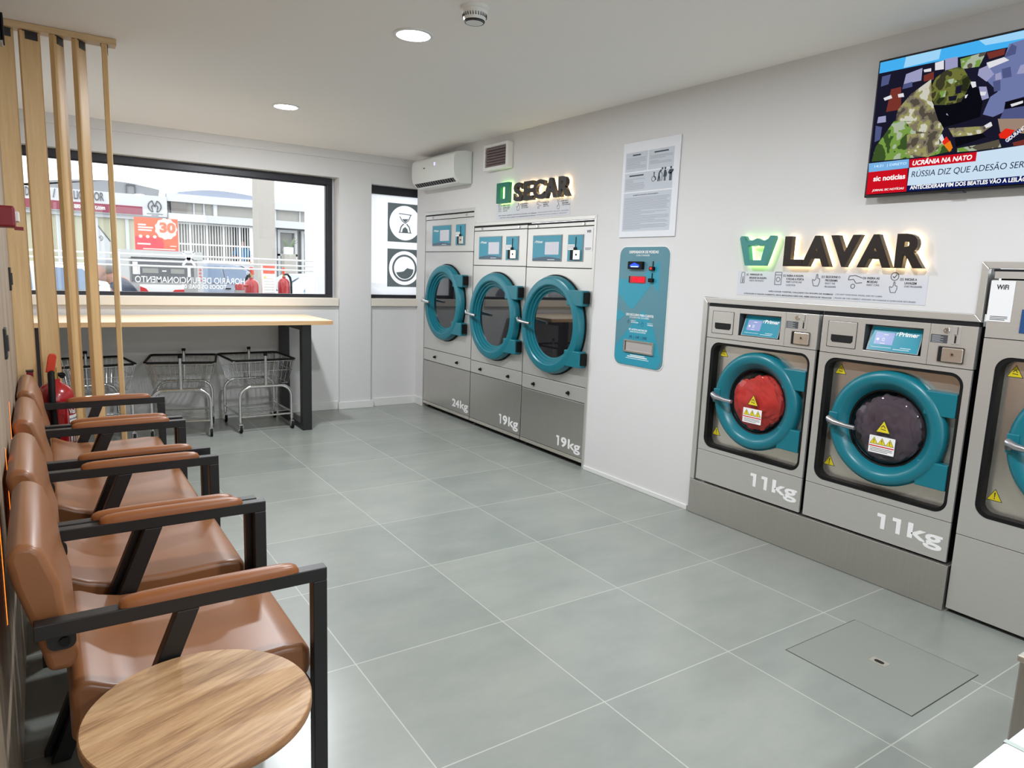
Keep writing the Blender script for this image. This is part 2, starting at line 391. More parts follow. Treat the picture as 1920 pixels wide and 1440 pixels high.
w_ = g(151, 158)[1] - g(151, 392)[1]; ca = a0 + w_ / 2; c1 = (g(151, 158)[1] + g(151, 392)[1]) / 2; c2 = (g(151, 438)[1] + g(151, 660)[1]) / 2; R_ = w_ * 0.45
for cc in (c1, c2): de.ring(rrect(a0, a0 + w_, cc - w_ / 2, cc + w_ / 2, .001, 8), circ(ca, cc, R_, 36), -.118, -.118)
de.stroke([(ca - 0.0688, c1 + 0.0878), (ca + 0.0688, c1 + 0.0805)], .008, -.1155, -.1155); de.stroke([(ca - 0.0688, c1 - 0.0915), (ca + 0.0688, c1 - 0.0915)], .008, -.1155, -.1155)
de.stroke([(ca - 0.0575, c1 + 0.0610), (ca - 0.0375, c1 + 0.0244), (ca, c1 - 0.0024), (ca + 0.0375, c1 + 0.0293), (ca + 0.0575, c1 + 0.0781)], .009, -.1155, -.1155)
de.stroke([(ca - 0.0575, c1 - 0.0878), (ca - 0.0438, c1 - 0.0366), (ca - 0.0150, c1 - 0.0073)], .012, -.1155, -.1155); de.stroke([(ca + 0.0575, c1 - 0.0878), (ca + 0.0438, c1 - 0.0366), (ca + 0.0150, c1 - 0.0073)], .012, -.1155, -.1155)
de.prism([(ca - 0.0325, c1 - 0.0878), (ca + 0.0325, c1 - 0.0878), (ca + 0.0250, c1 - 0.0549), (ca, c1 - 0.0366), (ca - 0.0250, c1 - 0.0549)], -.1155, -.1155)
de.prism([(ca - 0.0375, c1 + 0.0366), (ca + 0.0375, c1 + 0.0415), (ca, c1 + 0.0061)], -.1155, -.1155)
de.ring(circ(ca, c2, R_ * .8, 40), circ(ca, c2, R_ * .68, 40), -.118, -.118)
wave = [(ca + R_ * .58 * math.cos(math.radians(t)), c2 - .01 + R_ * .58 * math.sin(math.radians(t))) for t in range(200, 361, 10)] + [(ca + .05, c2 - .004), (ca + .03, c2 + .003), (ca + .01, c2 - .012), (ca - .01, c2 - .03), (ca - .035, c2 - .036)]
de.prism(wave, -.1155, -.1155)
flat(de); de.build('grey_decal', film('grey film sheet', .0, (102, 110, 110), (88, 94, 96)), fl)
# lettering on the big pane, put on for readers outside
g = px2(0, 0, 1, 1, 0.118, WW)
le = MB(WW)
def mirrored(st, p0, p1, zb, m=0, bold=0.0):
    a_l = g(*p0)[0]; a_r = g(*p1)[0]; zc = (g(*p0)[1] + g(*p1)[1]) / 2
    le.text(st, a_r, a_l, zc - zb / 2, zc + zb / 2, -0.1206, -0.1206, 0, bold)
mirrored('HORÁRIO DE FUNCIONAMENTO', (253, 522), (459, 526), 0.066, bold=0.012)
mirrored('TODOS OS DIAS: 08', (341, 536), (425, 539), 0.036, bold=0.02)
hc, hz = g(354, 490); hu = 0.045
le.stroke([(hc - hu, hz + .075), (hc - hu * .55, hz + .045), (hc, hz + .01), (hc + hu * .55, hz + .045), (hc + hu, hz + .075)], .017, -.1206, -.1206)
le.stroke([(hc - hu, hz - .035), (hc - hu * .7, hz - .01), (hc, hz + .03), (hc + hu * .7, hz - .01), (hc + hu, hz - .035)], .02, -.1206, -.1206)
le.box(hc - hu * 1.15, hc + hu * 1.15, hz - .05, hz - .034, -.1206, -.1206); le.box(hc - .012, hc + .012, hz - .13, hz - .05, -.1206, -.1206); le.box(hc - hu * .95, hc + hu * .95, hz + .07, hz + .085, -.1206, -.1206)
flat(le)
tag(le.build('window_lettering', film('white vinyl lettering', .0)), 'white mirrored opening-hours lettering and hourglass on the large window pane', 'lettering')

# steel trims round the machine bays
def trim(nm, parts, m=STEEL):
    t = MB(RW)
    for p in parts: t.prism(p, -0.02, 0.005)
    struct(t.build(nm, m, bevel=0.002))
trim('trim_3', [[(0.164, 1.845), (1.072, 1.845), (1.1, 1.872), (0.164, 1.872)], [(1.076, 1.718), (1.1, 1.742), (1.1, 1.872), (1.073, 1.846)],
                [(1.076, 1.717), (2.646, 1.715), (2.67, 1.742), (1.1, 1.742)], [(2.647, 0), (2.67, 0), (2.67, 1.742), (2.647, 1.716)], [(0.160, 0), (0.166, 0), (0.166, 1.872), (0.160, 1.872)]])
trim('trim_4', [[(3.63, 0.2), (3.659, 0.2), (3.659, 1.218), (3.63, 1.248)], [(3.66, 1.219), (5.044, 1.219), (5.017, 1.248), (3.63, 1.248)],
                [(5.017, 1.249), (5.044, 1.22), (5.044, 1.43), (5.017, 1.457)], [(5.018, 1.457), (5.045, 1.43), (5.9, 1.43), (5.9, 1.457)]])
tag(MB(RW).prism([(3.640, 0.002), (5.052, 0.002), (5.052, 0.199), (3.640, 0.199)], -0.3, 0.014).build('machine_plinth', STEELD, bevel=0.002), 'long stainless steel plinth under the two 11kg washers', 'plinth')

# ceiling lamps; the last ones listed are out of view, added for light
LAMPDISC = emis('lamp diffuser', (246, 250, 255), 14.0)
for i, (x, y) in enumerate(((-1.607, -3.192), (-1.629, -1.256), (-1.6, -5.15), (-1.6, -7.1))):
    t = thing('ceiling_downlight', ('round white recessed ceiling lamp, the larger one near the smoke detector', 'round white recessed ceiling lamp, the smaller one toward the window',
              'unseen round ceiling lamp near the camera, added to light the room', 'unseen round ceiling lamp behind the camera, added to light the room')[i], 'ceiling lamp', (x, y, H if y < -1 else H), 'recessed round ceiling lamps')
    MB((Vector((x, y, H)), Vector((1, 0, 0)), Vector((0, 1, 0)), Vector((0, 0, 1)))).lathe([(0.092, 0.0), (0.09, -0.006), (0.078, -0.008), (0.072, -0.002), (0.072, 0.0)], n=40).build('lamp_ring', PLASTW, t, smooth=True)
    MB((Vector((x, y, H)), Vector((1, 0, 0)), Vector((0, 1, 0)), Vector((0, 0, 1)))).cyl(0, 0, 0.071, -0.0045, -0.001, 40).build('diffuser', LAMPDISC, t)
    lt = bpy.data.lights.new('lamp_light', 'AREA'); lt.shape = 'DISK'; lt.size = 0.13; lt.energy = DOWNLIGHT; lt.color = (0.93, 0.965, 1.0); lt.spread = math.radians(180)
    lo = bpy.data.objects.new('lamp_light', lt); COL.objects.link(lo); lo.parent = t; lo.location = (0, 0, -0.007)
t = thing('smoke_detector', 'round white smoke detector with dark vent slits on the ceiling', 'smoke detector', (-1.56, -3.665, H))
sf = (Vector((-1.56, -3.665, H)), Vector((1, 0, 0)), Vector((0, 1, 0)), Vector((0, 0, -1)))
MB(sf).lathe([(0.0, 0), (0.056, 0), (0.056, 0.012), (0.05, 0.016), (0.05, 0.03), (0.046, 0.046), (0.04, 0.056), (0.036, 0.062), (0.0, 0.062)], n=40).build('housing', PLASTW, t, smooth=True)
v = MB(sf)
for k in range(28):
    an = 2 * math.pi * k / 28; x, y = math.cos(an), math.sin(an); tx, ty = -y, x
    v.add([(x * .0505 + tx * u1, y * .0505 + ty * u1, z1) for u1, z1 in ((-.0015, .030), (.0012, .030), (.0032, .043), (.0005, .043))] + [(x * .045 + tx * u1, y * .045 + ty * u1, z1) for u1, z1 in ((-.0015, .030), (.0012, .030), (.0032, .043), (.0005, .043))], [(0, 1, 2, 3), (4, 7, 6, 5), (0, 4, 5, 1), (1, 5, 6, 2), (2, 6, 7, 3), (3, 7, 4, 0)])
for r0 in (.041, .0375):
    v.lathe([(r0 + .0015, .0545 if r0 > .04 else .0595), (r0 + .0015, .0575 if r0 > .04 else .0622), (r0 - .0005, .059 if r0 > .04 else .0626), (r0 - .0005, .0545)], n=40)
v.build('vent_slits', GAP, t)
# three small clear hooks under the ceiling by the window wall
for i, p in enumerate(((645, 277), (664, 282), (681, 283))):
    q = at(p[0], p[1], 1, -0.012)
    t = MB((Vector((q.x, -0.012, q.z)),) + WW[1:]).box(-.009, .009, -.014, .014, 0, .003).tube([(0, 0, .003), (0, -.006, .014), (0, .004, .018)], .004, 6).build('adhesive_hook', PLASTW)
    tag(t, ('small white adhesive hook on the window wall under the ceiling, leftmost of three', 'small white adhesive hook on the window wall, middle of three', 'small white adhesive hook on the window wall, rightmost of three, nearest the air conditioner')[i], 'hook', 'small hooks under the ceiling')
# ------------------------------------------------------------------ machines on the right wall
def chars(mb, st, a0, a1, b0, b1, c0, c1, bold=0.03):
    mb.text(st, a0, a1, b0, b1, c0, c1, 0, bold)
def kgtext(x, kg, a0, a1, z0, z1):
    """capacity figures: a flagged 1 drawn by hand, the rest as type"""
    W_ = a1 - a0; zb = z0 + (z1 - z0) * .22
    def one(a, w): x.prism([(a + w * .48, zb), (a + w, zb), (a + w, z1), (a, z1), (a, z1 - w * .42), (a + w * .48, z1 - w * .42)], .0004, .0012)
    if kg == '11kg': one(a0, W_ * .13); one(a0 + W_ * .245, W_ * .13); x.text('kg', a0 + W_ * .485, a1, z0, z1, .0004, .0012, 0, .022)
    elif kg == '19kg': one(a0, W_ * .12); x.text('9', a0 + W_ * .205, a0 + W_ * .445, zb - .001, z1 + .001, .0004, .0012, 0, .035); x.text('kg', a0 + W_ * .50, a1, z0, z1, .0004, .0012, 0, .022)
    else: x.text('24', a0, a0 + W_ * .46, zb, z1 - .002, .0004, .0012, 0, .035); x.text('kg', a0 + W_ * .50, a1, z0, z1, .0004, .0012, 0, .022)
def dryer(nm, label, kg, A0, A1, Ztop, Zst, Zpb, Zl1, Zl2, disp, white, coin, zc, ring_r, ktext, knobs, brand):
    base = Vector((0, -(A0 + A1) / 2, 0)); t = thing(nm, label, 'tumble dryer', base, 'tumble dryers in the steel bay')
    b = MB(RW); b.box(A0 + .004, A1 - .004, 0.03, Ztop, -0.6, -0.012); b.box(A0 + .02, A1 - .02, 0.0, 0.03, -0.5, -0.05)
    b.build('body', GAP, t)
    g = .0028
    MB(RW).box(A0 + g, A1 - g, Zst + g, Ztop - .009, -.02, 0).build('top_strip', STEEL, t, bevel=.0015)
    MB(RW).box(A0 + g, A1 - g, Ztop - .0088, Ztop + .003, -.03, -.003).build('top_gap_dark', GAP, t)  # black filler; the open gap's shade is put into its colour
    MB(RW).box(A0 + g, A1 - g, Zpb + g, Zst - g, -.02, 0).build('control_panel', STEEL, t, bevel=.0015)
    MB(RW).ring(rrect(A0 + g, A1 - g, Zl1 + g, Zpb - g, .001, 8), circ((A0 + A1) / 2, zc, ring_r * .9, 36), -.02, 0).build('front_panel', STEEL, t)
    dr = MB(RW).box(A0 + g, A1 - g, Zl2 + g, Zl1 - g, -.02, 0).build('lint_drawer', STEEL, t, bevel=.0015)
    MB(RW).box(A0 + g, A1 - g, .066, Zl2 - g, -.02, 0).build('lower_panel', STEELD, t, bevel=.0015)
    MB(RW).box(A0 + g, A1 - g, .036, .063, -.02, 0.002).build('kick_strip', POLISH, t, bevel=.0015)
    for ka in knobs:
        zk = (Zl1 + Zl2) / 2 - .008
        k_ = MB(RW).cyl(ka, zk, .014, 0, .004, 16).cyl(ka, zk, .009, .004, .02, 12).build('lock_knob', RUBBER, dr)
        MB(RW).box(ka - .004, ka + .012, zk - .02, zk - .014, 0, .003).build('key_slot', CHROME, k_)
    for ka in (A0 + (A1 - A0) * .16, A1 - (A1 - A0) * .14):
        MB(RW).cyl(ka, (Zst + Ztop) / 2 - .002, .009, 0, .008, 14).build('screw_cap', CHROME, t, smooth=True)
    # display
    a0, a1, z0, z1 = disp
    dp = MB(RW).box(a0 - .006, a1 + .006, z0 - .006, z1 + .006, 0, .004).build('display', PLASTG, t)
    MB(RW).box(a0, a1, z0 + .016, z1, .004, .006).build('printed_face', TEALP, dp)
    lo = MB(RW); n = 12
    lo.prism([(a0, z0)] + [(a1, z0)] + [(a1 - (a1 - a0) * i / n, z0 + .012 + .016 * math.sin(math.pi * i / n)) for i in range(n + 1)], .006, .007); lo.build('lower_lip', mat('slate plastic', (70, 96, 116), .4), dp)
    MB(RW).box(white[0], white[1], white[2], white[3], .006, .0075).build('screen', PALE, dp)
    tx = MB(RW); tx.text('Primer', a0 + (a1 - a0) * .12, a0 + (a1 - a0) * .36, z1 - .052, z1 - .032, .006, .0068, 0, .02); tx.stroke([(a0 + .02, z1 - .05), (a0 + .035, z1 - .036)], .004, .006, .0068); tx.box(a0 + (a1 - a0) * .55, a1 - (a1 - a0) * .2, z0 + .005, z0 + .009, .007, .0075)
    tx.build('lettering', WPRINT, dp)
    a0, a1, z0, z1 = coin
    co = MB(RW).box(a0 - .005, a1 + .005, z0 - .005, z1 + .005, 0, .004).build('coin_unit', PLASTG, t)
    MB(RW).box(a0, a1, z0, z1, .004, .006).build('printed_face', TEALP, co)
    am = a0 + (a1 - a0) * .55
    MB(RW).box(am - .003, am + .003, z1 - .085, z1 - .012, .006, .009).box(am - .012, am + .012, z1 - .105, z1 - .082, .006, .016).build('coin_slot', GAP, co)
    st = MB(RW).box(a0 + .004, am - .012, z1 - .1, z1 - .062, .006, .008).build('sticker', WPRINT, co)
    sl = MB(RW); [sl.box(a0 + .008, am - .016, z1 - .07 - .009 * k, z1 - .068 - .009 * k, .008, .0085) for k in range(3)]; sl.build('print_lines', GPRINT, st)
    MB(RW).box(a0 + .03, a1 - .03, z0 + .006, z0 + .075, .006, .009).build('cash_recess', GAP, co)
    cb = MB(RW).box(a0 + (a1 - a0) * .48, a1 - .012, z0 + .008, z0 + .074, .006, .02).build('cash_box', POLISH, co, bevel=.002)
    MB(RW).cyl(a0 + (a1 - a0) * .7, z0 + .042, .007, .02, .022, 12).build('key_hole', GAP, cb)
    # door
    ac = (A0 + A1) / 2; R = ring_r
    prof = [(R, .004), (R, .034), (R - .012, .058), (R - .03, .066), (R - .062, .066), (R - .07, .06), (R - .072, .046), (R - .085, .044), (R - .088, .03), (R - .103, .028), (R - .106, .014), (R - .118, .012), (R - .118, .004)]
    d_ = MB(RW).lathe(prof, ac, zc, 72, closed=True).build('door', TEAL, t, smooth=True, angle=35)
    MB(RW).ring(circ(ac, zc, R + .008, 72), circ(ac, zc, R - .02, 72), .0005, .012).build('door_seal', RUBBER, d_)
    MB(RW).cyl(ac, zc, R - .119, .009, .014, 64).build('door_glass', DGLASS, d_)
    h = MB(RW); a_ = ac - R; zh = zc + .01
    h.tube([(a_ - .002, zh - .016, .066), (a_ - .004, zh + .012, .078), (a_ + .02, zh - .002, .088), (a_ + .10, zh - .008, .094), (a_ + .172, zh - .012, .094)], [.012, .016, .016, .012, .011], 10)
    h.tube([(a_ + .03, zh - .004, .05), (a_ + .03, zh - .004, .088)], .014, 10)
    h.build('door_handle', CHROME, d_, smooth=True)
    for z0, z1 in ((zc + .155, zc + .262), (zc - .268, zc - .155)):
        hb = MB(RW); hb.box(ac + .20, ac + .372, z0, z1, .002, .062)
        hg = hb.build('hinge_block', TEAL, d_, bevel=.006)
        MB(RW).box(ac + .372, ac + .384, z0 + .02, z1 - .012, .004, .05).build('hinge_pin', RUBBER, hg)
    x = MB(RW); a0, a1, z0, z1 = ktext; kgtext(x, kg, a0, a1, z0, z1); x.build('capacity_lettering', WPRINT, t)
    return t
dryer('tumble_dryer', 'tall stainless dryer marked 24kg, at the corner beside the window', '24kg', .168, 1.073, 1.843, 1.798, 1.505, .584, .468, (.32, .665, 1.564, 1.738), (.472, .643, 1.602, 1.70), (.768, .923, 1.564, 1.738), 1.043, .345, (.763, 1.053, .088, .182), (.41, .838), 0)
dryer('tumble_dryer', 'stainless dryer marked 19kg in the middle, between the other two dryers', '19kg', 1.078, 1.866, 1.712, 1.675, 1.391, .576, .468, (1.174, 1.512, 1.446, 1.622), (1.324, 1.486, 1.484, 1.58), (1.586, 1.753, 1.442, 1.618), .98, .355, (1.561, 1.842, .086, .186), (1.247, 1.677), 0)
dry3 = dryer('tumble_dryer', 'stainless dryer marked 19kg with a WiFi sheet, nearest the coin dispenser', '19kg', 1.872, 2.645, 1.708, 1.673, 1.388, .571, .461, (1.955, 2.297, 1.438, 1.616), (2.108, 2.274, 1.481, 1.571), (2.377, 2.537, 1.438, 1.613), .977, .355, (2.343, 2.62, .082, .175), (2.031, 2.457), 0)

def warn(mb, a, z, s, c, m0=0, m1=1):
    mb.prism([(a - s * .58, z - s * .5), (a + s * .58, z - s * .5), (a, z + s * .5)], c, c + .0006, m1)
    mb.prism([(a - s * .5, z - s * .45), (a + s * .5, z - s * .45), (a, z + s * .42)], c + .0006, c + .001, m0)
def bang(mb, a, z, s, c, m=1):
    mb.prism([(a - s * .05, z + s * .2), (a + s * .05, z + s * .2), (a + s * .025, z - s * .2), (a - s * .025, z - s * .2)], c + .001, c + .0013, m); mb.cyl(a, z - s * .3, s * .05, c + .001, c + .0013, 8, m)
def spikes(mb, a, z, s, c, m=1):
    mb.stroke([(a - s * .2, z - s * .2), (a + s * .2, z - s * .25)], s * .06, c + .001, c + .0013, m); mb.stroke([(a - s * .18, z - s * .08), (a, z + s * .1), (a + s * .15, z - s * .1)], s * .06, c + .001, c + .0013, m)
def washer(label, A0, A1, Z0, Z1, Zpb, Zlow, kg, kt, zc, R, win, group, panel=True, ac=None):
    t = thing('washing_machine', label, 'washing machine', (0, -(A0 + A1) / 2, 0), group); ac = ac or (A0 + A1) / 2 + .007
    g = .006; w0, w1, y0, y1 = win
    # carcass with an open mouth for the drum
    b = MB(RW); b.ring(rrect(A0 + g, A1 - g, Z0, Z1 - .014, .002, 8), circ(ac, (y0 + y1) / 2, .26, 36), -.55, -.075); b.box(A0 + .01, A1 - .01, Z0, Z1 - .014, -.6, -.55)
    b.build('body', GAP, t)
    fp = MB(RW).ring(rrect(A0 + g, A1 - g, Zlow + .0015, Zpb - .0015, .002, 8), rrect(w0, w1, y0, y1, .055, 8), -.012, 0).build('front_panel', STEEL, t)
    gk = MB(RW).ring(rrect(w0, w1, y0, y1, .055, 8), rrect(w0 + .018, w1 - .014, y0 + .016, y1 - .014, .042, 8), -.07, -.004).build('gasket_frame', RUBBER, t)
    MB(RW).ring(rrect(w0 + .018, w1 - .014, y0 + .016, y1 - .014, .042, 8), circ(ac, zc, R - .03, 36), -.07, -.05).build('recessed_plate', POLISH, t)
    MB(RW).box(A0 + g, A1 - g, Z0 + .002, Zlow - .0015, -.012, 0).build('lower_panel', STEEL, t, bevel=.001)
    MB(RW).box(A0 + g, A1 - g, Z1 - .0138 if panel else 1.4192, Z1 + .004 if panel else 1.4285, -.035, -.003).build('top_gap_dark', GAP, t)  # black strip stands in for the shade in the gap under the trim
    s1, s2 = MB(RW), MB(RW)
    warn(s1, w0 + .055, y1 - .055, .05, -.05); spikes(s1, w0 + .055, y1 - .055, .05, -.05); warn(s2, w0 + .048, y0 + .092, .05, -.05); bang(s2, w0 + .048, y0 + .092, .05, -.05)
    s1.build('warning_sticker', [YEL, KPRINT], t); s2.build('warning_sticker', [YEL, KPRINT], t)
    d_ = MB(RW).lathe([(R, -.048), (R, -.012), (R - .012, .004), (R - .03, .008), (R - .05, .004), (R - .058, -.004), (R - .085, -.03), (R - .088, -.048)], ac, zc, 72, closed=True).build('door', TEAL, t, smooth=True, angle=50)
    MB(RW).lathe([(R - .084, -.029), (R - .092, -.032), (R - .099, -.06), (R - .084, -.06)], ac, zc, 64, closed=True).build('door_seal', RUBBER, d_, smooth=True)
    gl = MB(RW).lathe([(R - .092, -.036), (R - .104, -.02), (R - .125, -.007), (R - .16, .003), (R * .2, .009), (.002, .010)], ac, zc, 64).build('door_glass', glassy('door bowl glass', (235, 235, 238), 1.5), d_, smooth=True)
    MB(RW).lathe([(R - .098, -.06), (R - .07, -.2), (R - .06, -.45), (.002, -.46)], ac, zc, 48).build('drum', mat('drum steel', (150, 148, 146), .4, .7), t, smooth=True)
    hb = MB(RW).box(ac - R + .004, ac - R + .048, zc - .042, zc + .036, -.03, .012).build('handle_base', TEAL, d_, bevel=.004)
    h = MB(RW); a_ = ac - R + .03; zh = zc - .006
    h.tube([(a_ - .012, zh - .014, .012), (a_ - .006, zh + .010, .034), (a_ + .022, zh, .042), (a_ + .08, zh - .006, .044), (a_ + .125, zh - .008, .042)], [.014, .017, .014, .011, .010], 10); h.tube([(a_ + .004, zh, .0), (a_ + .004, zh, .034)], .013, 10)
    h.build('door_handle', mat('satin metal', (176, 176, 180), .3, .85), hb, smooth=True)
    for z0, z1 in ((zc + .10, zc + .202), (zc - .212, zc - .10)):
        hg = MB(RW).prism([(ac + R * .62, z0), (ac + .287, z0), (ac + .287, z1), (ac + R * .62, z1)], -.049, -.002).build('hinge_block', TEAL, d_, bevel=.004)
        MB(RW).box(ac + .287, ac + .294, z0 + .004, z1 - .004, -.049, -.008).build('hinge_pin', RUBBER, hg)
    # stickers on the glass
    st = MB(RW); ga, gz = ac + .01, zc - .0
    warn(st, ga, gz + .012, .058, .011); spikes(st, ga, gz + .012, .058, .011); st.build('warning_sticker', [YEL, KPRINT], gl); st = MB(RW)
    st.prism(rrect(ga - .058, ga + .058, gz - .112, gz - .034, .003, 2), .0095, .0105, 2)
    for k in (-1, 0, 1): warn(st, ga + k * .036, gz - .056, .032, .0105); bang(st, ga + k * .036, gz - .056, .032, .0105)
    st.box(ga - .056, ga + .056, gz - .083, gz - .078, .0105, .011, 3)
    for k in range(3): st.box(ga - .05, ga + .05 - .02 * (k == 2), gz - .091 - .007 * k, gz - .089 - .007 * k, .0105, .011, 1)
    st.build('safety_label', [YEL, KPRINT, WPRINT, REDP], gl)
    if panel:
        o = A0 - 3.663
        pf = MB(RW); pf.box(A0 + g, A0 + .2165, Zpb + .0015, Z1 - .014, -.03, 0); pf.box(A0 + .471, A0 + .4975, Zpb + .0015, Z1 - .014, -.03, 0)
        pf.box(A0 + .2165, A0 + .471, 1.174, Z1 - .014, -.03, 0); pf.box(A0 + .2165, A0 + .471, Zpb + .0015, 1.056, -.03, 0)
        cp = pf.build('control_panel', STEEL, t, bevel=.001)
        dw = MB(RW).prism(rrect(3.702 + o, 3.842 + o, 1.056, 1.175, .004, 3), 0, .0015).build('soap_drawer', STEEL, t, bevel=.001)
        MB(RW).ring(rrect(3.700 + o, 3.844 + o, 1.054, 1.177, .004, 3), rrect(3.702 + o, 3.842 + o, 1.056, 1.175, .004, 3), 0, .0016).build('drawer_gap', GAP, dw)
        MB(RW).prism([(3.72 + o, 1.113), (3.828 + o, 1.113), (3.828 + o, 1.088), (3.82 + o, 1.078), (3.728 + o, 1.078), (3.72 + o, 1.088)], .0015, .0022).build('grip_recess', GAP, dw)
        # tilted display in its recess
        a0, a1, z0, z1 = 3.881 + o, 4.132 + o, 1.057, 1.173
        rc = MB(RW); rc.add([(a0, z0, 0), (a1, z0, 0), (a1, z1, 0), (a0, z1, 0), (a0, z0, -.045), (a1, z0, -.045), (a1, z1, -.045), (a0, z1, -.045)], [(4, 5, 6, 7), (0, 1, 5, 4), (1, 2, 6, 5), (2, 3, 7, 6), (3, 0, 4, 7)])
        ds = rc.build('display', mat('display recess', (60, 66, 70), .5), t)
        oo = Vector((0, -a0, z0 + .003)) + Vector((0.004, 0, 0)); up = Vector((0.036, 0, z1 - z0 - .008)).normalized(); nn = Vector((0, -1, 0)).cross(up)
        SF = (oo, Vector((0, -1, 0)), up, nn); W_ = a1 - a0; Hh = .116
        MB(SF).box(.012, W_ - .012, 0, Hh, -.004, 0).build('bezel', mat('bezel', (150, 160, 164), .4), ds)
        MB(SF).box(.018, W_ - .016, .003, Hh - .006, 0, .001).build('printed_face', mat('teal backlit panel', (24, 128, 150), .25, var=.02, emit=(30, 140, 160), estr=.15), ds)
        MB(SF).box(.038, .122, .03, .086, .001, .0016).build('screen', mat('blue screen', (140, 150, 190), .25, var=.03, emit=(110, 130, 200), estr=.18), ds)
        tx = MB(SF); tx.text('Primer', .140, .226, .074, .094, .001, .0018, 0, .03); tx.stroke([(.127, .076), (.131, .08), (.128, .086), (.137, .088)], .003, .001, .0018)
        tx.cyl(.052, .053, .006, .0016, .002, 12); tx.box(.072, .082, .046, .048, .0016, .002); tx.box(.072, .074, .048, .058, .0016, .002); tx.box(.08, .082, .048, .058, .0016, .002); tx.box(.072, .082, .058, .06, .0016, .002)
        tx.box(.075, .095, .074, .077, .0016, .002); tx.box(.066, .088, .034, .036, .0016, .002); tx.box(.13, .2, .012, .014, .001, .0016); tx.box(.03, .12, .016, .0175, .001, .0016); tx.box(.16, .205, .02, .022, .001, .0016)
        tx.build('lettering', WPRINT, ds)
        cu = MB(RW).box(A0 + .499, A1 - g, Zpb + .0015, Z1 - .014, -.03, 0).build('coin_unit', STEEL, t, bevel=.001)
        MB(RW).lathe([(.012, 0), (.012, .004), (.010, .006), (.006, .006), (.005, .003), (.001, .003)], 4.226 + o, 1.176, 20).build('key_lock', CHROME, cu, smooth=True)
        cs = MB(RW).prism(rrect(4.249 + o, 4.279 + o, 1.121, 1.197, .004, 3), 0, .003).build('coin_slot', STEEL, cu, bevel=.001)
        MB(RW).box(4.261 + o, 4.267 + o, 1.126, 1.155, .003, .0045).box(4.268 + o, 4.270 + o, 1.162, 1.192, .003, .0036).build('slot_opening', GAP, cs)
        MB(RW).ball((4.263 + o, 1.161, .004), .005, 8).build('slot_button', CHROME, cs, smooth=True)
        lb = MB(RW).box(4.167 + o, 4.233 + o, 1.122, 1.156, 0, .001).build('instruction_label', mat('charcoal label', (72, 74, 78), .5), cu)
        l2 = MB(RW); [l2.box(4.172 + o, 4.205 + o + .012 * (k % 2), 1.15 - .005 * k, 1.152 - .005 * k, .001, .0014) for k in range(6)]; l2.build('print_lines', mat('silver print', (170, 172, 176), .5), lb)
        MB(RW).ring(rrect(4.2 + o, 4.307 + o, 1.042, 1.111, .006, 3), rrect(4.203 + o, 4.304 + o, 1.045, 1.108, .005, 3), 0, .002).build('cash_frame', STEELD, cu)
        MB(RW).box(4.203 + o, 4.304 + o, 1.045, 1.108, .0002, .0012).build('cash_recess', GAP, cu)
        cb = MB(RW).prism(rrect(4.222 + o, 4.302 + o, 1.048, 1.105, .003, 2), .001, .012).build('cash_box', POLISH, cu, bevel=.002)
        MB(RW).lathe([(.008, .012), (.008, .0145), (.004, .0145), (.004, .012)], 4.264 + o, 1.079, 16).build('key_lock', CHROME, cb, smooth=True); MB(RW).cyl(4.264 + o, 1.079, .004, .012, .0128, 10).build('key_hole', GAP, cb)
    else:
        MB(RW).box(A0 + g, A1 - g, Zpb + .0015, 1.386, -.03, 0).build('control_panel', STEEL, t, bevel=.001)
        MB(RW).box(A0 + .012, A1 - g, 1.392, 1.419, -.03, 0).build('top_strip', STEEL, t, bevel=.001)
        MB(RW).box(5.176, 5.52, 1.188, 1.278, 0, .003).build('display', mat('blue printed panel', (40, 78, 130), .3), t)
    if kt:
        x = MB(RW); kgtext(x, kg, *kt); x.build('capacity_lettering', WPRINT, t)
    return t
GW = 'washing machines in the steel bay'
washer('stainless 11kg washer with red laundry behind its teal door, left of the pair', 3.663, 4.347, .206, 1.213, 1.027, .385, '11kg', (4.041, 4.322, .247, .336), .715, .26, (3.703, 4.317, .408, 1.005), GW)
washer('stainless 11kg washer with dark laundry behind its teal door, beside the taller machine', 4.356, 5.042, .206, 1.213, 1.025, .381, '11kg', (4.732, 5.014, .243, .331), .715, .26, (4.396, 5.010, .408, 1.005), GW)
washer('taller stainless washer at the right edge with a WiFi sheet on it', 5.054, 5.86, .016, 1.428, 1.16, .345, '', None, .765, .275, (5.112, 5.80, .44, 1.092), GW, False, 5.462)
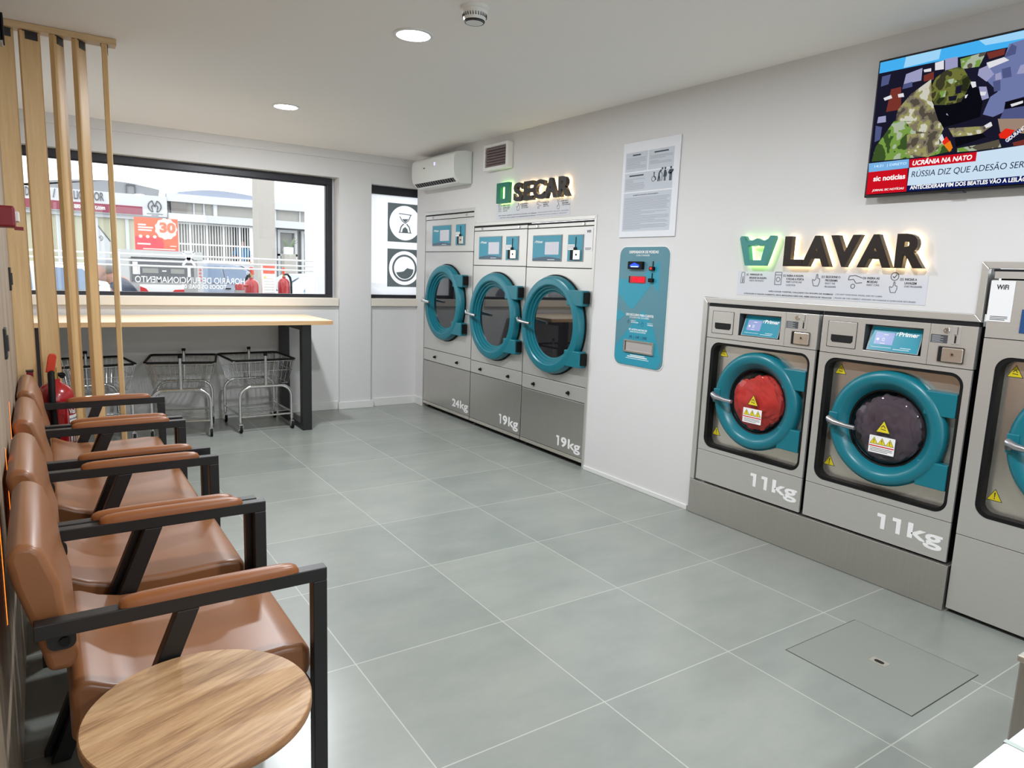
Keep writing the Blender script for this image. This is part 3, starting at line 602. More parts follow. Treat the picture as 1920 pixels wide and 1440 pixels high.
# laundry in the two drums
def heap(label, mat_, ac, zc, seed, group):
    random.seed(seed); bm = bmesh.new(); bmesh.ops.create_icosphere(bm, subdivisions=5, radius=1.0)
    bumps = [(Vector((random.uniform(-1, 1), random.uniform(-1, 1), random.uniform(-1, 1))).normalized(), random.uniform(-.2, .22), random.uniform(5, 18)) for _ in range(46)]
    rid = [(Vector((random.uniform(-1, 1), random.uniform(-1, 1), random.uniform(-1, 1))).normalized(), random.uniform(6, 14), random.uniform(.012, .03)) for _ in range(10)]
    for v_ in bm.verts:
        n = v_.co.normalized(); k = 1.0
        for d0, a0, s0 in bumps: k += a0 * math.exp(-s0 * (1 - n.dot(d0)) * 1.6)
        for d0, f0, a0 in rid: k += a0 * math.sin(f0 * n.dot(d0) * 2)
        ry, rz_ = -n.y * min(k, 1.12) * .15, n.z * min(k, 1.12) * .15; r_ = math.hypot(ry, rz_); f_ = min(1, .157 / max(r_, 1e-6)); ry *= f_; rz_ *= f_; r_ = min(r_, .157)
        if n.x < 0: q = Vector((-.010 + (r_ / .165) ** 4 * .05 + .008 + max(0, 1.12 - k) * .05, ry, rz_))
        else: q = Vector((.045 + n.x * .11, ry, rz_))
        v_.co = q
    me = bpy.data.meshes.new('laundry_heap'); bm.to_mesh(me); bm.free(); me.materials.append(mat_)
    me.polygons.foreach_set('use_smooth', [True] * len(me.polygons))
    o = bpy.data.objects.new('laundry_heap', me); COL.objects.link(o); o.location = (0.0, -ac, zc)
    tag(o, label, 'laundry', group)
heap('crumpled red laundry inside the drum of the left 11kg washer', mat('red cloth', (214, 54, 44), .8, var=.25, scale=14, bump=.4), 4.012, .715, 3, 'laundry in the washers')
heap('crumpled dark purple-grey laundry inside the drum of the right 11kg washer', mat('dark cloth', (84, 70, 78), .85, var=.3, scale=12, bump=.4), 4.706, .715, 5, 'laundry in the washers')
# wifi sheets taped on two machines
for k, (a0, a1, z0, z1) in enumerate(((2.549, 2.637, 1.507, 1.66), (5.058, 5.142, 1.226, 1.384))):
    t = MB(RW).box(a0, a1, z0, z1, .0005 if k == 0 else .0006, .0016).build('wifi_sheet', mat('white paper', (232, 232, 234), .6, var=.01))
    tag(t, ('white WiFi sheet taped on the front of the dryer nearest the coin dispenser', 'white WiFi sheet taped on the tall washer at the right edge')[k], 'sign', 'white WiFi sheets')
    x = MB(RW); w_ = a1 - a0; x.text('WiFi', a0 + w_ * .25, a1 - w_ * .25, z1 - .034, z1 - .015, .0016, .002, 0, .03); x.build('heading_lettering', KPRINT, t); x = MB(RW)
    for q in range(3): x.box(a0 + w_ * .14, a1 - w_ * (.14 + .1 * (q == 2)), z0 + .018 - .006 * q, z0 + .0205 - .006 * q, .0016, .002)
    x.build('print_lines', KPRINT, t)
# ------------------------------------------------------------------ signs, poster, dispenser, TV, AC, vent
HALO = emis('warm sign light', (255, 216, 156), 8); HALOG = emis('green sign light', (180, 255, 130), 7)
DKSIGN = mat('dark brown sign face', (34, 27, 24), .35, var=.05); GSIGN = mat('sea green sign face', (66, 136, 132), .4, var=.03); GSIGN2 = mat('emerald sign face', (14, 112, 92), .4, var=.03)
def sign(nm, label, letters, z0, z1, icon, face_icon, bold, stand=.016, dep=.03):
    aa = letters[0][1]; t = thing('illuminated_sign', label, 'sign', (0, -(letters[0][1] + letters[-1][2]) / 2, (z0 + z1) / 2), 'backlit signs over the machines')
    for ch, a0, a1 in letters:
        L = MB(RW); L.text(ch, a0, a1, z0, z1, stand, stand + dep, 0, bold); o = L.build('letter', DKSIGN, t)
        h = MB(RW); i = .0; h.text(ch, a0 + .004, a1 - .004, z0 + .004, z1 - .004, .008, .0155, 0, bold); h.build('back_light', HALO, o)
    L = MB(RW); h = MB(RW); icon(L, stand, stand + dep, 0); o = L.build('icon', face_icon, t); icon(h, .008, .0155, -.003); h.build('back_light', HALOG, o)
    return t
# letters stand off the wall, so their outline is measured on their front plane
def k_(a): return 6.318 + (a - 6.318) * (3.103 - .046) / 3.103
def kz(z): return 1.347 + (z - 1.347) * (3.103 - .046) / 3.103
sec = [('S', 1.653, 1.776), ('E', 1.792, 1.915), ('C', 1.913, 2.058), ('A', 2.05, 2.208), ('R', 2.224, 2.352)]
def icon_rect(mb, c0, c1, e):
    a0, a1, b0, b1 = k_(1.408) - e, k_(1.586) + e, kz(1.884) - e, kz(2.042) + e
    mb.ring(rrect(a0, a1, b0, b1, .004, 2), rrect(a0 + .054 + e, a1 - .054 - e, b0 + .034 + e, b1 - .034 - e, .002, 2), c0, c1)
sign('illuminated_sign', 'backlit dark SECAR letters with green square icon above the dryers', [(c, k_(a), k_(b)) for c, a, b in sec], kz(1.886), kz(2.026), icon_rect, GSIGN2, .045)
lav = [('L', 4.112, 4.217), ('A', 4.212, 4.366), ('V', 4.358, 4.506), ('A', 4.498, 4.654), ('R', 4.668, 4.79)]
def icon_tub(mb, c0, c1, e):
    ca = k_(3.945); zt, zb = kz(1.578), kz(1.426); E = e
    out = [(ca - .062 - E, zb - E), (ca + .058 + E, zb - E), (ca + .104 + E, zt - .012), (ca + .1, zt + E), (ca + .078, zt + E), (ca + .07, zt - .014), (ca + .045, zt - .024), (ca + .02, zt - .02), (ca, zt - .012), (ca - .02, zt - .02), (ca - .045, zt - .024), (ca - .07, zt - .014), (ca - .078, zt + E), (ca - .1, zt + E), (ca - .106 - E, zt - .012)]
    inn = [(ca - .034, zb + .028), (ca + .034, zb + .028), (ca + .05, zt - .048), (ca + .05, zt - .046), (ca + .046, zt - .046), (ca + .042, zt - .047), (ca + .03, zt - .052), (ca + .015, zt - .05), (ca, zt - .042), (ca - .015, zt - .05), (ca - .03, zt - .052), (ca - .042, zt - .047), (ca - .046, zt - .046), (ca - .05, zt - .046), (ca - .05, zt - .048)]
    mb.ring(out, inn, c0, c1)
sign('illuminated_sign', 'backlit dark LAVAR letters with green wash-tub icon above the washers', [(c, k_(a), k_(b)) for c, a, b in lav], kz(1.426), kz(1.572), icon_tub, GSIGN, .045)

VINYL = mat('pale vinyl', (206, 208, 216), .45, var=.01)
def hand(mb, a, z, s, c):
    P = [(-.25, -.5), (.2, -.5), (.32, -.1), (.3, .12), (.1, .16), (.08, .5), (-.02, .5), (-.06, .1), (-.2, -.05), (-.36, .06), (-.4, -.02)]
    P = [(a + x * s, z + y * s) for x, y in P]; mb.stroke(P + [P[0]], s * .06, c, c + .0005)
def washer_icon(mb, a, z, s, c):
    P = [(a - .3 * s, z - .5 * s), (a + .3 * s, z - .5 * s), (a + .3 * s, z + .5 * s), (a - .3 * s, z + .5 * s)]; mb.stroke(P + [P[0]], s * .05, c, c + .0005); mb.ring(circ(a, z - .08 * s, .2 * s, 16), circ(a, z - .08 * s, .15 * s, 16), c, c + .0005); mb.stroke([(a - .3 * s, z + .28 * s), (a + .3 * s, z + .28 * s)], s * .05, c, c + .0005)
def pants(mb, a, z, s, c):
    P = [(a - .22 * s, z - .5 * s), (a - .15 * s, z + .5 * s), (a + .2 * s, z + .5 * s), (a + .2 * s, z - .5 * s), (a + .06 * s, z - .5 * s), (a + .02 * s, z + .15 * s), (a - .04 * s, z - .5 * s)]; mb.stroke(P + [P[0]], s * .05, c, c + .0005)
def coinhand(mb, a, z, s, c):
    P = [(a + .5 * s, z + .2 * s), (a, z + .35 * s), (a - .4 * s, z + .3 * s), (a - .45 * s, z + .05 * s), (a - .1 * s, z + .1 * s), (a + .1 * s, z - .15 * s), (a + .5 * s, z - .1 * s)]; mb.stroke(P, s * .05, c, c + .0005); mb.ring(circ(a - .1 * s, z - .35 * s, .16 * s, 14), circ(a - .1 * s, z - .35 * s, .11 * s, 14), c, c + .0005)
def tick(mb, a, z, s, c):
    mb.ring(circ(a, z + .3 * s, .22 * s, 16), circ(a, z + .3 * s, .18 * s, 16), c, c + .0005); mb.stroke([(a - .1 * s, z + .3 * s), (a - .02 * s, z + .22 * s), (a + .1 * s, z + .38 * s)], s * .05, c, c + .0005); hand(mb, a, z - .25 * s, s * .55, c)
def strip(label, a0, a1, z0, z1, steps, l1, l2, small):
    t = MB(RW).box(a0, a1, z0, z1, .0004, .0016).build('instruction_strip', VINYL); tag(t, label, 'sign', 'instruction strips under the lit signs')
    x = MB(RW); gk = MB(RW)
    for ic, ai, zi, si, num, an, zt, lines, sub in steps:
        ik = MB(RW); ic(ik, ai, zi, si, .0016); ik.build('step_icon', GPRINT, t); x.text(num, an, None, zt - small * 1.1, zt, .0016, .0022)
        aw = an + small * 2.0
        for k, (s_, w_) in enumerate(lines): x.text(s_, aw, aw + w_, zt - small * (1 + 1.55 * k), zt - small * 1.55 * k, .0016, .0022, 0, .02)
        sk_ = MB(RW)
        for k, (s_, w_) in enumerate(sub): sk_.text(s_, aw, aw + w_, zt - small * (1 + 1.5 * (k + len(lines))) + small * .2, zt - small * 1.5 * (k + len(lines)), .0016, .0022)
        sk_.build('translation_lettering', GPRINT, t)
    for s_, b0, b1, zz, h, s2, c1 in (l1, l2):
        x.text(s_, b0, b1, zz, zz + h, .0016, .0022, 0, .02); gk.text(s2, b1 + .012, c1, zz + .001, zz + h, .0016, .0022)
    x.build('lettering', KPRINT, t); gk.build('translation_lettering', GPRINT, t)
g = px2(1360, 420, 400 / 1920, 0, -.0016, RW)
def T_(x, y): return g(x, y)
def ax(x, y): return g(x, y)[0]
def zx(x, y): return g(x, y)[1]
steps = [(pants, ax(158, 482), zx(158, 482), .055, '01', ax(192, 445), zx(192, 445), [('VERIFIQUE OS', ax(345, 452) - ax(232, 445)), ('BOLSOS DA ROUPA', ax(385, 480) - ax(232, 475))], [('CHECK THE POCKETS', ax(360, 500) - ax(232, 495))]),
         (washer_icon, ax(476, 490), zx(476, 490), .062, '02', ax(522, 454), zx(522, 454), [('INSIRA A ROUPA', ax(715, 465) - ax(565, 458)), ('E FECHE A PORTA', ax(722, 490) - ax(565, 484))], [('INSERT CLOTHES AND', ax(705, 510) - ax(565, 505)), ('CLOSE DOOR', ax(650, 530) - ax(565, 528))]),
         (hand, ax(820, 505), zx(820, 505), .055, '03', ax(868, 464), zx(868, 464), [('SELECIONE O', ax(1050, 475) - ax(918, 468)), ('PROGRAMA', ax(1030, 502) - ax(918, 495))], [('SELECT THE', ax(1000, 522) - ax(910, 520)), ('PROGRAMME', ax(1010, 545) - ax(910, 540))]),
         (coinhand, ax(1165, 512), zx(1165, 512), .07, '04', ax(1240, 475), zx(1240, 475), [('INSIRA AS', ax(1400, 488) - ax(1292, 482)), ('MOEDAS', ax(1385, 515) - ax(1292, 510))], [('INSERT COINS', ax(1405, 540) - ax(1292, 535))]),
         (tick, ax(1520, 525), zx(1520, 525), .085, '05', ax(1575, 486), zx(1575, 486), [('INICIAR A', ax(1740, 498) - ax(1632, 492)), ('LAVAGEM', ax(1740, 525) - ax(1632, 520))], [('START PROGRAMME', ax(1785, 552) - ax(1625, 545))])]
strip('pale instruction strip with five step icons under the LAVAR sign', 3.847, 4.82, 1.272, 1.398, steps,
      ('NÃO LAVAR TAPETES, CALÇADO OU ROUPA DE ANIMAIS', ax(390, 608), ax(968, 636), zx(680, 628), .0095, '| DO NOT WASH RUGS, SHOES, AND PET CABIN', ax(1408, 662)),
      ('COLOCAR O VALOR CORRETO, ESTA MÁQUINA NÃO DÁ, NEM DEVOLVE TROCOS', ax(168, 628), ax(955, 668), zx(560, 653), .0095, '| PLEASE USE THE CORRECT AMOUNT, NO CHANGE IS GIVEN NOR RETURNED', ax(1712, 718)), .0105)
g = px2(920, 300, 210 / 1920, 0, -.0016, RW)
steps = [(washer_icon, ax(160, 825), zx(160, 825), .055, '01', ax(192, 775), zx(192, 775), [('INSIRA A ROUPA', .1), ('E FECHE A PORTA', .1)], [('INSERT CLOTHES', .09), ('CLOSE DOOR', .06)]),
         (hand, ax(474, 800), zx(474, 800), .055, '02', ax(505, 748), zx(505, 748), [('SELECIONE O', .085), ('PROGRAMA', .08)], [('SELECT PROGRAMME', .09)]),
         (coinhand, ax(828, 765), zx(828, 765), .06, '03', ax(880, 718), zx(880, 718), [('INSIRA AS', .066), ('MOEDAS', .055)], [('INSERT COINS', .065)]),
         (tick, ax(1163, 740), zx(1163, 740), .075, '04', ax(1200, 690), zx(1200, 690), [('INICIAR A', .07), ('SECAGEM', .068)], [('START PROGRAMME', .09)])]
strip('pale instruction strip with four step icons under the SECAR sign', 1.415, 2.374, 1.756, 1.872, steps,
      ('NÃO SECAR TAPETES, CALÇADO OU ROUPA DE ANIMAIS', ax(137, 975), ax(780, 928), 1.782, .0085, '| DO NOT DRY RUGS, SHOES', ax(1335, 897)),
      ('COLOCAR O VALOR CORRETO, ESTA MÁQUINA NÃO DÁ TROCOS', ax(155, 1012), ax(765, 975), 1.765, .0085, '| PLEASE USE THE CORRECT AMOUNT', ax(1310, 942)), .0095)

# rules poster
g = px2(1120, 220, 1 / 6, 0, -.0095, RW)
po = MB(RW).box(2.899, 3.376, 1.588, 2.160, .003, .009).build('notice_board', mat('white foam board', (222, 224, 230), .4, var=.01), bevel=.001)
tag(po, 'white rectangular notice board of grey rules text with priority figures', 'notice')
pg = MB(RW); kp = MB(RW); lp = MB(RW)
def boxg(mb, x0, y0, x1, y1, c0=.009, c1=.0094):
    p, q = g(x0, y0), g(x1, y1); mb.box(p[0], q[0], min(p[1], q[1]), max(p[1], q[1]), c0, c1)
L0 = 2.925; R0 = 3.33
for a0, a1, z0, z1 in ((L0, 3.115, 1.985, 2.10), (3.123, R0, 1.985, 2.10), (L0, R0, 1.865, 1.977), (L0, R0, 1.625, 1.857)): pg.box(a0, a1, z0, z1, .009, .0095)
pg.build('grey_panels', mat('blue grey print', (192, 198, 208), .5, var=.01), po)
random.seed(4)
def para(a0, a1, z, n, dz, lens=None):
    for k in range(n):
        r_ = random.choice((1, 1, .95, .7, .4)); lp.box(a0, a0 + (a1 - a0) * r_, z - k * dz, z - k * dz + .0022, .0095, .0099)
para(L0 + .01, 3.105, 2.063, 7, .0095); para(3.135, R0 - .012, 2.062, 3, .0075); para(3.135, R0 - .012, 2.032, 3, .0075); para(L0 + .01, 3.105, 1.938, 8, .0085); para(L0 + .01, R0 - .012, 1.825, 25, .0078)
kp.box(2.985, 3.055, 2.079, 2.087, .0095, .01)
kp.box(3.17, 3.285, 2.079, 2.087, .0095, .01); kp.box(2.965, 3.09, 1.956, 1.964, .0095, .01)
kp.text('NORMAS DE UTILIZAÇÃO E FUNCIONAMENTO', 3.01, 3.225, 1.838, 1.846, .0095, .01, 0, .02)
def fig(a, z, s, kind):
    C = .0095; D = .0102
    if kind == 0:
        kp.cyl(a, z + .4 * s, .09 * s, C, D, 12); kp.stroke([(a, z + .3 * s), (a + .02 * s, z), (a + .2 * s, z - .02 * s), (a + .27 * s, z - .32 * s)], .11 * s, C, D); kp.ring(circ(a - .06 * s, z - .18 * s, .27 * s, 18), circ(a - .06 * s, z - .18 * s, .22 * s, 18), C, D)
    if kind == 1:
        kp.cyl(a + .2 * s, z + .42 * s, .09 * s, C, D, 12); kp.stroke([(a + .12 * s, z + .32 * s), (a - .1 * s, z + .16 * s), (a - .14 * s, z - .12 * s), (a - .2 * s, z - .5 * s)], .14 * s, C, D); kp.stroke([(a - .08 * s, z - .1 * s), (a + .02 * s, z - .5 * s)], .09 * s, C, D); kp.stroke([(a + .05 * s, z + .2 * s), (a + .22 * s, z + .02 * s), (a + .2 * s, z - .5 * s)], .05 * s, C, D)
    if kind == 2:
        kp.cyl(a, z + .42 * s, .09 * s, C, D, 12); kp.prism([(a - .1 * s, z + .3 * s), (a + .08 * s, z + .3 * s), (a + .2 * s, z + .02 * s), (a + .16 * s, z - .2 * s), (a - .18 * s, z - .2 * s)], C, D); kp.box(a - .09 * s, a - .01 * s, z - .5 * s, z - .2 * s, C, D); kp.box(a + .02 * s, a + .09 * s, z - .5 * s, z - .2 * s, C, D)
    if kind == 3:
        kp.cyl(a, z + .42 * s, .09 * s, C, D, 12); kp.prism([(a - .13 * s, z + .3 * s), (a + .13 * s, z + .3 * s), (a + .13 * s, z - .08 * s), (a - .13 * s, z - .08 * s)], C, D); kp.stroke([(a - .12 * s, z + .24 * s), (a - .24 * s, z + .06 * s), (a, z + .02 * s), (a + .2 * s, z + .16 * s)], .08 * s, C, D); kp.cyl(a + .2 * s, z + .22 * s, .07 * s, C, D, 10); kp.box(a - .12 * s, a - .01 * s, z - .5 * s, z - .08 * s, C, D); kp.box(a + .02 * s, a + .12 * s, z - .5 * s, z - .08 * s, C, D)
for k, (x, y, s) in enumerate(((637, 670, .06), (708, 640, .078), (762, 635, .078), (826, 628, .08))):
    q = g(x, y); fig(q[0], q[1], s, k)
kp.build('figures_and_headings', mat('navy print', (38, 50, 66), .5), po); lp.build('text_lines', mat('mid grey print', (146, 150, 160), .5), po)

# coin dispenser
t = thing('coin_dispenser', 'teal wall-mounted coin dispenser with red digits and steel tray', 'coin dispenser', (0, -3.137, 1.157))
MB(RW).prism(rrect(2.916, 3.356, .782, 1.534, .055, 6), 0, .004).build('back_plate', PLASTW, t)
MB(RW).prism(rrect(2.922, 3.350, .788, 1.528, .052, 6), .004, .007).build('face', TEALD, t)
g = px2(1130, 440, 160 / 823, 0, -.008, RW)
pt = MB(RW); D1 = [g(*p) for p in ((160, 420), (480, 470), (300, 705), (265, 715), (150, 560))]
pt.prism(D1, .007, .0075); pt.prism([g(*p) for p in ((130, 1050), (390, 730), (480, 880), (560, 1220), (510, 1300), (160, 1235), (115, 1180))], .007, .0075); pt.prism([g(*p) for p in ((145, 715), (220, 770), (130, 840))], .007, .0075); pt.prism([g(*p) for p in ((400, 380), (550, 250), (540, 560), (480, 480))], .007, .0074)
pt.build('chevron_print', mat('bright teal print', (44, 146, 170), .35, var=.02), t)
def bx(x0, y0, x1, y1):
    p, q = g(x0, y0), g(x1, y1); return p[0], q[0], q[1], p[1]
a0, a1, z0, z1 = bx(268, 258, 400, 335)
n_ = MB(RW).prism(rrect(a0, a1, z0, z1, .004, 2), .007, .03).build('note_reader', RUBBER, t, bevel=.002)
MB(RW).prism([(a0 + .02, z0 + .014), (a1 - .02, z0 + .014), (a1 - .025, z0 + .026), (a0 + .06, z1 - .008), (a0 + .025, z0 + .026)], .03, .031).build('blue_glow', emis('blue led', (40, 70, 255), 2.2), n_)
MB(RW).box(a0 + .03, a1 - .03, z0 + .012, z0 + .018, .031, .0315).build('slot_light', emis('pale blue led', (150, 170, 255), 2.5), n_)
a0, a1, z0, z1 = bx(262, 398, 410, 470)
n_ = MB(RW).prism(rrect(a0, a1, z0, z1, .002, 2), .007, .012).build('digit_display', mat('dark red window', (70, 8, 14), .25, emit=(255, 0, 20), estr=.35), t)
x = MB(RW)
x.text('88:08', a0 + .03, a1 - .008, z0 + .008, z1 - .006, .012, .0128, 0, .02); x.build('digits', emis('red led', (255, 20, 40), 2.2), n_)
MB(RW).box(a0 - .002, a0 + .006, z0, z1, .007, .013).build('side_bar', RUBBER, n_)
for (x_, y_, m_) in ((485, 325, 'a'), (475, 438, 'b')):
    q = g(x_, y_); c_ = MB(RW).prism(rrect(q[0] - .018, q[0] + .018, q[1] - .014, q[1] + .01, .006, 3), .007, .024).build('coin_slot', RUBBER, t)
    MB(RW).box(q[0] - .003, q[0] + .003, q[1] + .01, q[1] + .042, .007, .011).build('slot_opening', GAP, c_)
    if m_ == 'a': MB(RW).box(q[0] - .012, q[0] + .006, q[1] - .008, q[1] + .006, .024, .0245).build('red_light', emis('soft red led', (255, 70, 60), .9), c_)
a0, a1, z0, z1 = bx(218, 1012, 485, 1165)
n_ = MB(RW).ring(rrect(a0 - .004, a1 + .004, z0 - .002, z1 + .004, .003, 2), rrect(a0 + .004, a1 - .004, z0 + .008, z1 - .004, .002, 2), .007, .018).build('coin_tray', POLISH, t)
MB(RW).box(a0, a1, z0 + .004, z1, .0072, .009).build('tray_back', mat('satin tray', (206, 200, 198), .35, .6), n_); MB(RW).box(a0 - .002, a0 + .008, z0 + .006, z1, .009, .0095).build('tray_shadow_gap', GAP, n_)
x = MB(RW); x.text('DISPENSADOR DE MOEDAS', 3.006, 3.258, 1.489, 1.506, .0075, .008, 0, .025); x.text('COIN CHANGER', 3.07, 3.185, 1.472, 1.482, .0075, .008)
x.text('USO EXCLUSIVO PARA CLIENTES', 3.010, 3.252, 1.102, 1.117, .0075, .008, 0, .02); x.text('EXCLUSIVE FOR CUSTOMERS', 3.045, 3.215, 1.089, 1.098, .0075, .008)
x.text('INSIRA AS', 3.06, 3.10, 1.07, 1.076, .0075, .008); x.text('NOTAS AQUI', 3.06, 3.125, 1.058, 1.066, .0075, .008, 0, .02); x.text('RECOLHA AS', 3.205, 3.25, 1.062, 1.068, .0075, .008); x.text('MOEDAS', 3.205, 3.252, 1.05, 1.058, .0075, .008, 0, .02)
x.text('SÓ ACEITA NOTAS DE', 3.044, 3.205, 1.012, 1.026, .0075, .008, 0, .02); x.text('BANK NOTES ACCEPTED', 3.055, 3.195, .999, 1.008, .0075, .008)
x.box(3.07, 3.2, .853, .858, .0075, .008); x.box(3.045, 3.22, .843, .849, .0075, .008); x.box(3.03, 3.235, .833, .836, .0075, .008); x.build('white_lettering', WPRINT, t)
x = MB(RW); x.text('5€ | 10€ | 20€', 3.05, 3.208, .958, .980, .0075, .008, 0, .01); x.stroke([(3.13, 1.075), (3.13, 1.045)], .002, .0075, .008); hand(x, 3.16, 1.058, .03, .0075); hand(x, 3.035, 1.066, .022, .0075); x.build('dark_lettering', mat('deep blue print', (30, 60, 90), .5), t)

# television
TVC = .062
t = thing('television', 'wall-mounted flat television showing a news bulletin with a soldier', 'television', (-.02, -5.02, 2.01))
g0 = px2(1600, 40, 320 / 1355, 0, -TVC, RW)
# a clean rectangle for the set
ta0, ta1, tz0, tz1 = 4.531, 5.497, 1.7265, 2.297
MB(RW).box(ta0, ta1, tz0, tz1, .03, TVC - .002).build('casing', mat('tv casing', (18, 18, 22), .35), t, bevel=.004)
MB(RW).box(ta0 + .2, ta1 - .2, tz0 + .1, tz1 - .15, 0, .03).build('wall_bracket', BLACK, t)
MB(RW).box(4.88, 4.935, tz0 - .004, tz0 + .001, .03, TVC).build('sensor_tab', mat('sensor', (60, 62, 70), .3), t)
def scr(nm, col, k): return emis('screen ' + nm, col, k)
SK = .8
pm = [scr('dark', (26, 26, 44), SK), scr('sky', (70, 178, 244), SK), scr('navy', (16, 30, 92), SK), scr('red', (206, 18, 34), SK), scr('pale', (206, 228, 246), SK), scr('blue', (124, 182, 232), SK), scr('steel', (112, 122, 170), SK), scr('steel2', (80, 88, 132), SK), scr('rust', (120, 52, 44), SK), scr('lilac', (158, 158, 196), SK), scr('black', (12, 12, 20), SK), scr('orange', (236, 130, 30), SK), scr('flesh', (226, 226, 232), SK), scr('signred', (230, 44, 26), SK), scr('beige', (158, 134, 118), SK), scr('sky2', (160, 216, 250), SK)]
def camo(nm, c1, c2, c3, c4, sc):
    m = bpy.data.materials.new(nm); m.use_nodes = True; nt = m.node_tree; nt.nodes.clear()
    e = nt.nodes.new('ShaderNodeEmission'); o = nt.nodes.new('ShaderNodeOutputMaterial'); tc = nt.nodes.new('ShaderNodeTexCoord'); n = nt.nodes.new('ShaderNodeTexNoise'); n.inputs['Scale'].default_value = sc; n.inputs['Detail'].default_value = 2.5
    r_ = nt.nodes.new('ShaderNodeValToRGB'); r_.color_ramp.interpolation = 'CONSTANT'; r_.color_ramp.elements[0].color = rgb(*c1); r_.color_ramp.elements[1].position = .42; r_.color_ramp.elements[1].color = rgb(*c2)
    for p_, c_ in ((.5, c3), (.58, c4)): q = r_.color_ramp.elements.new(p_); q.color = rgb(*c_)
    L = nt.links.new; L(tc.outputs['Object'], n.inputs['Vector']); L(n.outputs['Fac'], r_.inputs[0]); L(r_.outputs[0], e.inputs[0]); e.inputs[1].default_value = SK; L(e.outputs[0], o.inputs[0]); return m
pm += [camo('camo hood', (40, 44, 26), (78, 84, 40), (112, 116, 56), (60, 58, 40), 15), camo('camo jacket', (84, 78, 66), (128, 118, 100), (154, 150, 96), (206, 204, 190), 20), camo('camo back', (60, 84, 40), (120, 156, 70), (172, 184, 160), (90, 84, 70), 14)]
NM = {n: i for i, n in enumerate('dark sky navy red pale blue steel steel2 rust lilac black orange flesh signred beige sky2 hood jacket back'.split())}
sc_ = MB(RW); LV = [TVC]
sa0, sa1, sz0, sz1 = ta0 + .008, ta1 - .008, tz0 + .012, tz1 - .01
def cl_(p): return (min(max(p[0], sa0), sa1), min(max(p[1], sz0), sz1))
def poly(pts, m, raw=False):
    LV[0] += .00012; P_ = [cl_(p if raw else g0(*p)) for p in pts]; sc_.prism(P_, LV[0] - .0001, LV[0], NM[m])
poly([(sa0, sz0), (sa1, sz0), (sa1, sz1), (sa0, sz1)], 'dark', True)
poly([(205, 325), (1500, 20), (1500, 150), (205, 415)], 'sky'); poly([(420, 275), (700, 205), (680, 300), (400, 370)], 'sky2'); poly([(1000, 140), (1500, 40), (1500, 110), (1050, 190)], 'sky2')
for P_, m_ in (([(300, 540), (380, 520), (380, 700), (260, 720)], 'rust'), ([(240, 610), (300, 585), (310, 610), (250, 630)], 'flesh'), ([(420, 420), (550, 370), (540, 470), (400, 500)], 'lilac'), ([(560, 430), (640, 400), (640, 460), (560, 480)], 'rust'), ([(650, 330), (720, 310), (720, 380), (650, 390)], 'flesh'), ([(730, 300), (830, 280), (830, 380), (730, 400)], 'lilac'), ([(850, 300), (1060, 240), (1000, 360), (860, 380)], 'back'), ([(1060, 250), (1210, 215), (1200, 265), (1080, 300)], 'rust'), ([(230, 440), (300, 420), (280, 500), (220, 520)], 'steel2'), ([(200, 760), (260, 750), (260, 800), (190, 810)], 'lilac'), ([(400, 500), (470, 480), (470, 520), (390, 540)], 'steel2'), ([(560, 385), (620, 372), (620, 398), (565, 405)], 'flesh'), ([(355, 580), (400, 570), (405, 600), (360, 605)], 'flesh'), ([(180, 830), (230, 840), (215, 940), (170, 960)], 'steel2')):
    poly(P_, m_)
# the big gun mount on the right
poly([(1060, 330), (1200, 290), (1240, 180), (1500, 100), (1500, 560), (1210, 640), (1200, 720), (1110, 760), (1030, 740), (1050, 690), (1090, 600), (1150, 560), (1060, 470)], 'steel')
poly([(1000, 380), (1070, 350), (1120, 420), (1060, 480), (990, 430)], 'lilac'); poly([(1180, 380), (1250, 360), (1260, 440), (1190, 455)], 'steel2'); poly([(1110, 480), (1170, 465), (1170, 550), (1120, 560)], 'steel2'); poly([(1200, 290), (1260, 180), (1300, 200), (1290, 260)], 'steel2')
poly([(1060, 330), (1200, 285), (1240, 310), (1080, 375)], 'flesh'); poly([(1130, 420), (1175, 405), (1180, 460), (1130, 470)], 'lilac'); poly([(1330, 350), (1500, 300), (1500, 400), (1300, 420)], 'lilac')
poly([(1210, 640), (1500, 580), (1500, 640), (1290, 700), (1200, 700)], 'black'); poly([(1200, 700), (1500, 650), (1500, 780), (1160, 790)], 'steel2'); poly([(1250, 660), (1350, 630), (1350, 650), (1260, 680)], 'flesh')
poly([(1150, 775), (1500, 770), (1500, 900), (1170, 880)], 'beige'); poly([(1000, 520), (1060, 520), (1080, 610), (1020, 630)], 'lilac'); poly([(1010, 560), (1060, 560), (1050, 590), (1010, 590)], 'flesh')
# rifleman in dark vest, then the hooded soldier
poly([(880, 470), (1000, 540), (1030, 640), (1010, 760), (880, 800), (700, 850), (660, 680), (860, 640)], 'black')
poly([(930, 480), (975, 480), (980, 520), (950, 530)], 'flesh'); poly([(890, 590), (915, 580), (900, 610), (890, 612)], 'flesh'); poly([(690, 680), (750, 735), (760, 750), (680, 720)], 'lilac')
poly([(150, 1110), (180, 1000), (330, 790), (430, 780), (690, 800), (720, 850), (700, 900), (790, 1030), (620, 1070), (150, 1115)], 'back')
poly([(345, 760), (360, 700), (460, 580), (625, 460), (630, 640), (690, 760), (690, 800), (560, 800), (340, 790)], 'jacket')
poly([(420, 800), (690, 790), (720, 860), (690, 900), (480, 870)], 'jacket'); poly([(430, 900), (680, 880), (690, 1000), (600, 1080), (430, 1060)], 'jacket')
poly([(622, 460), (634, 640), (645, 660), (636, 500)], 'black'); poly([(640, 670), (760, 670), (720, 830), (680, 790)], 'black')
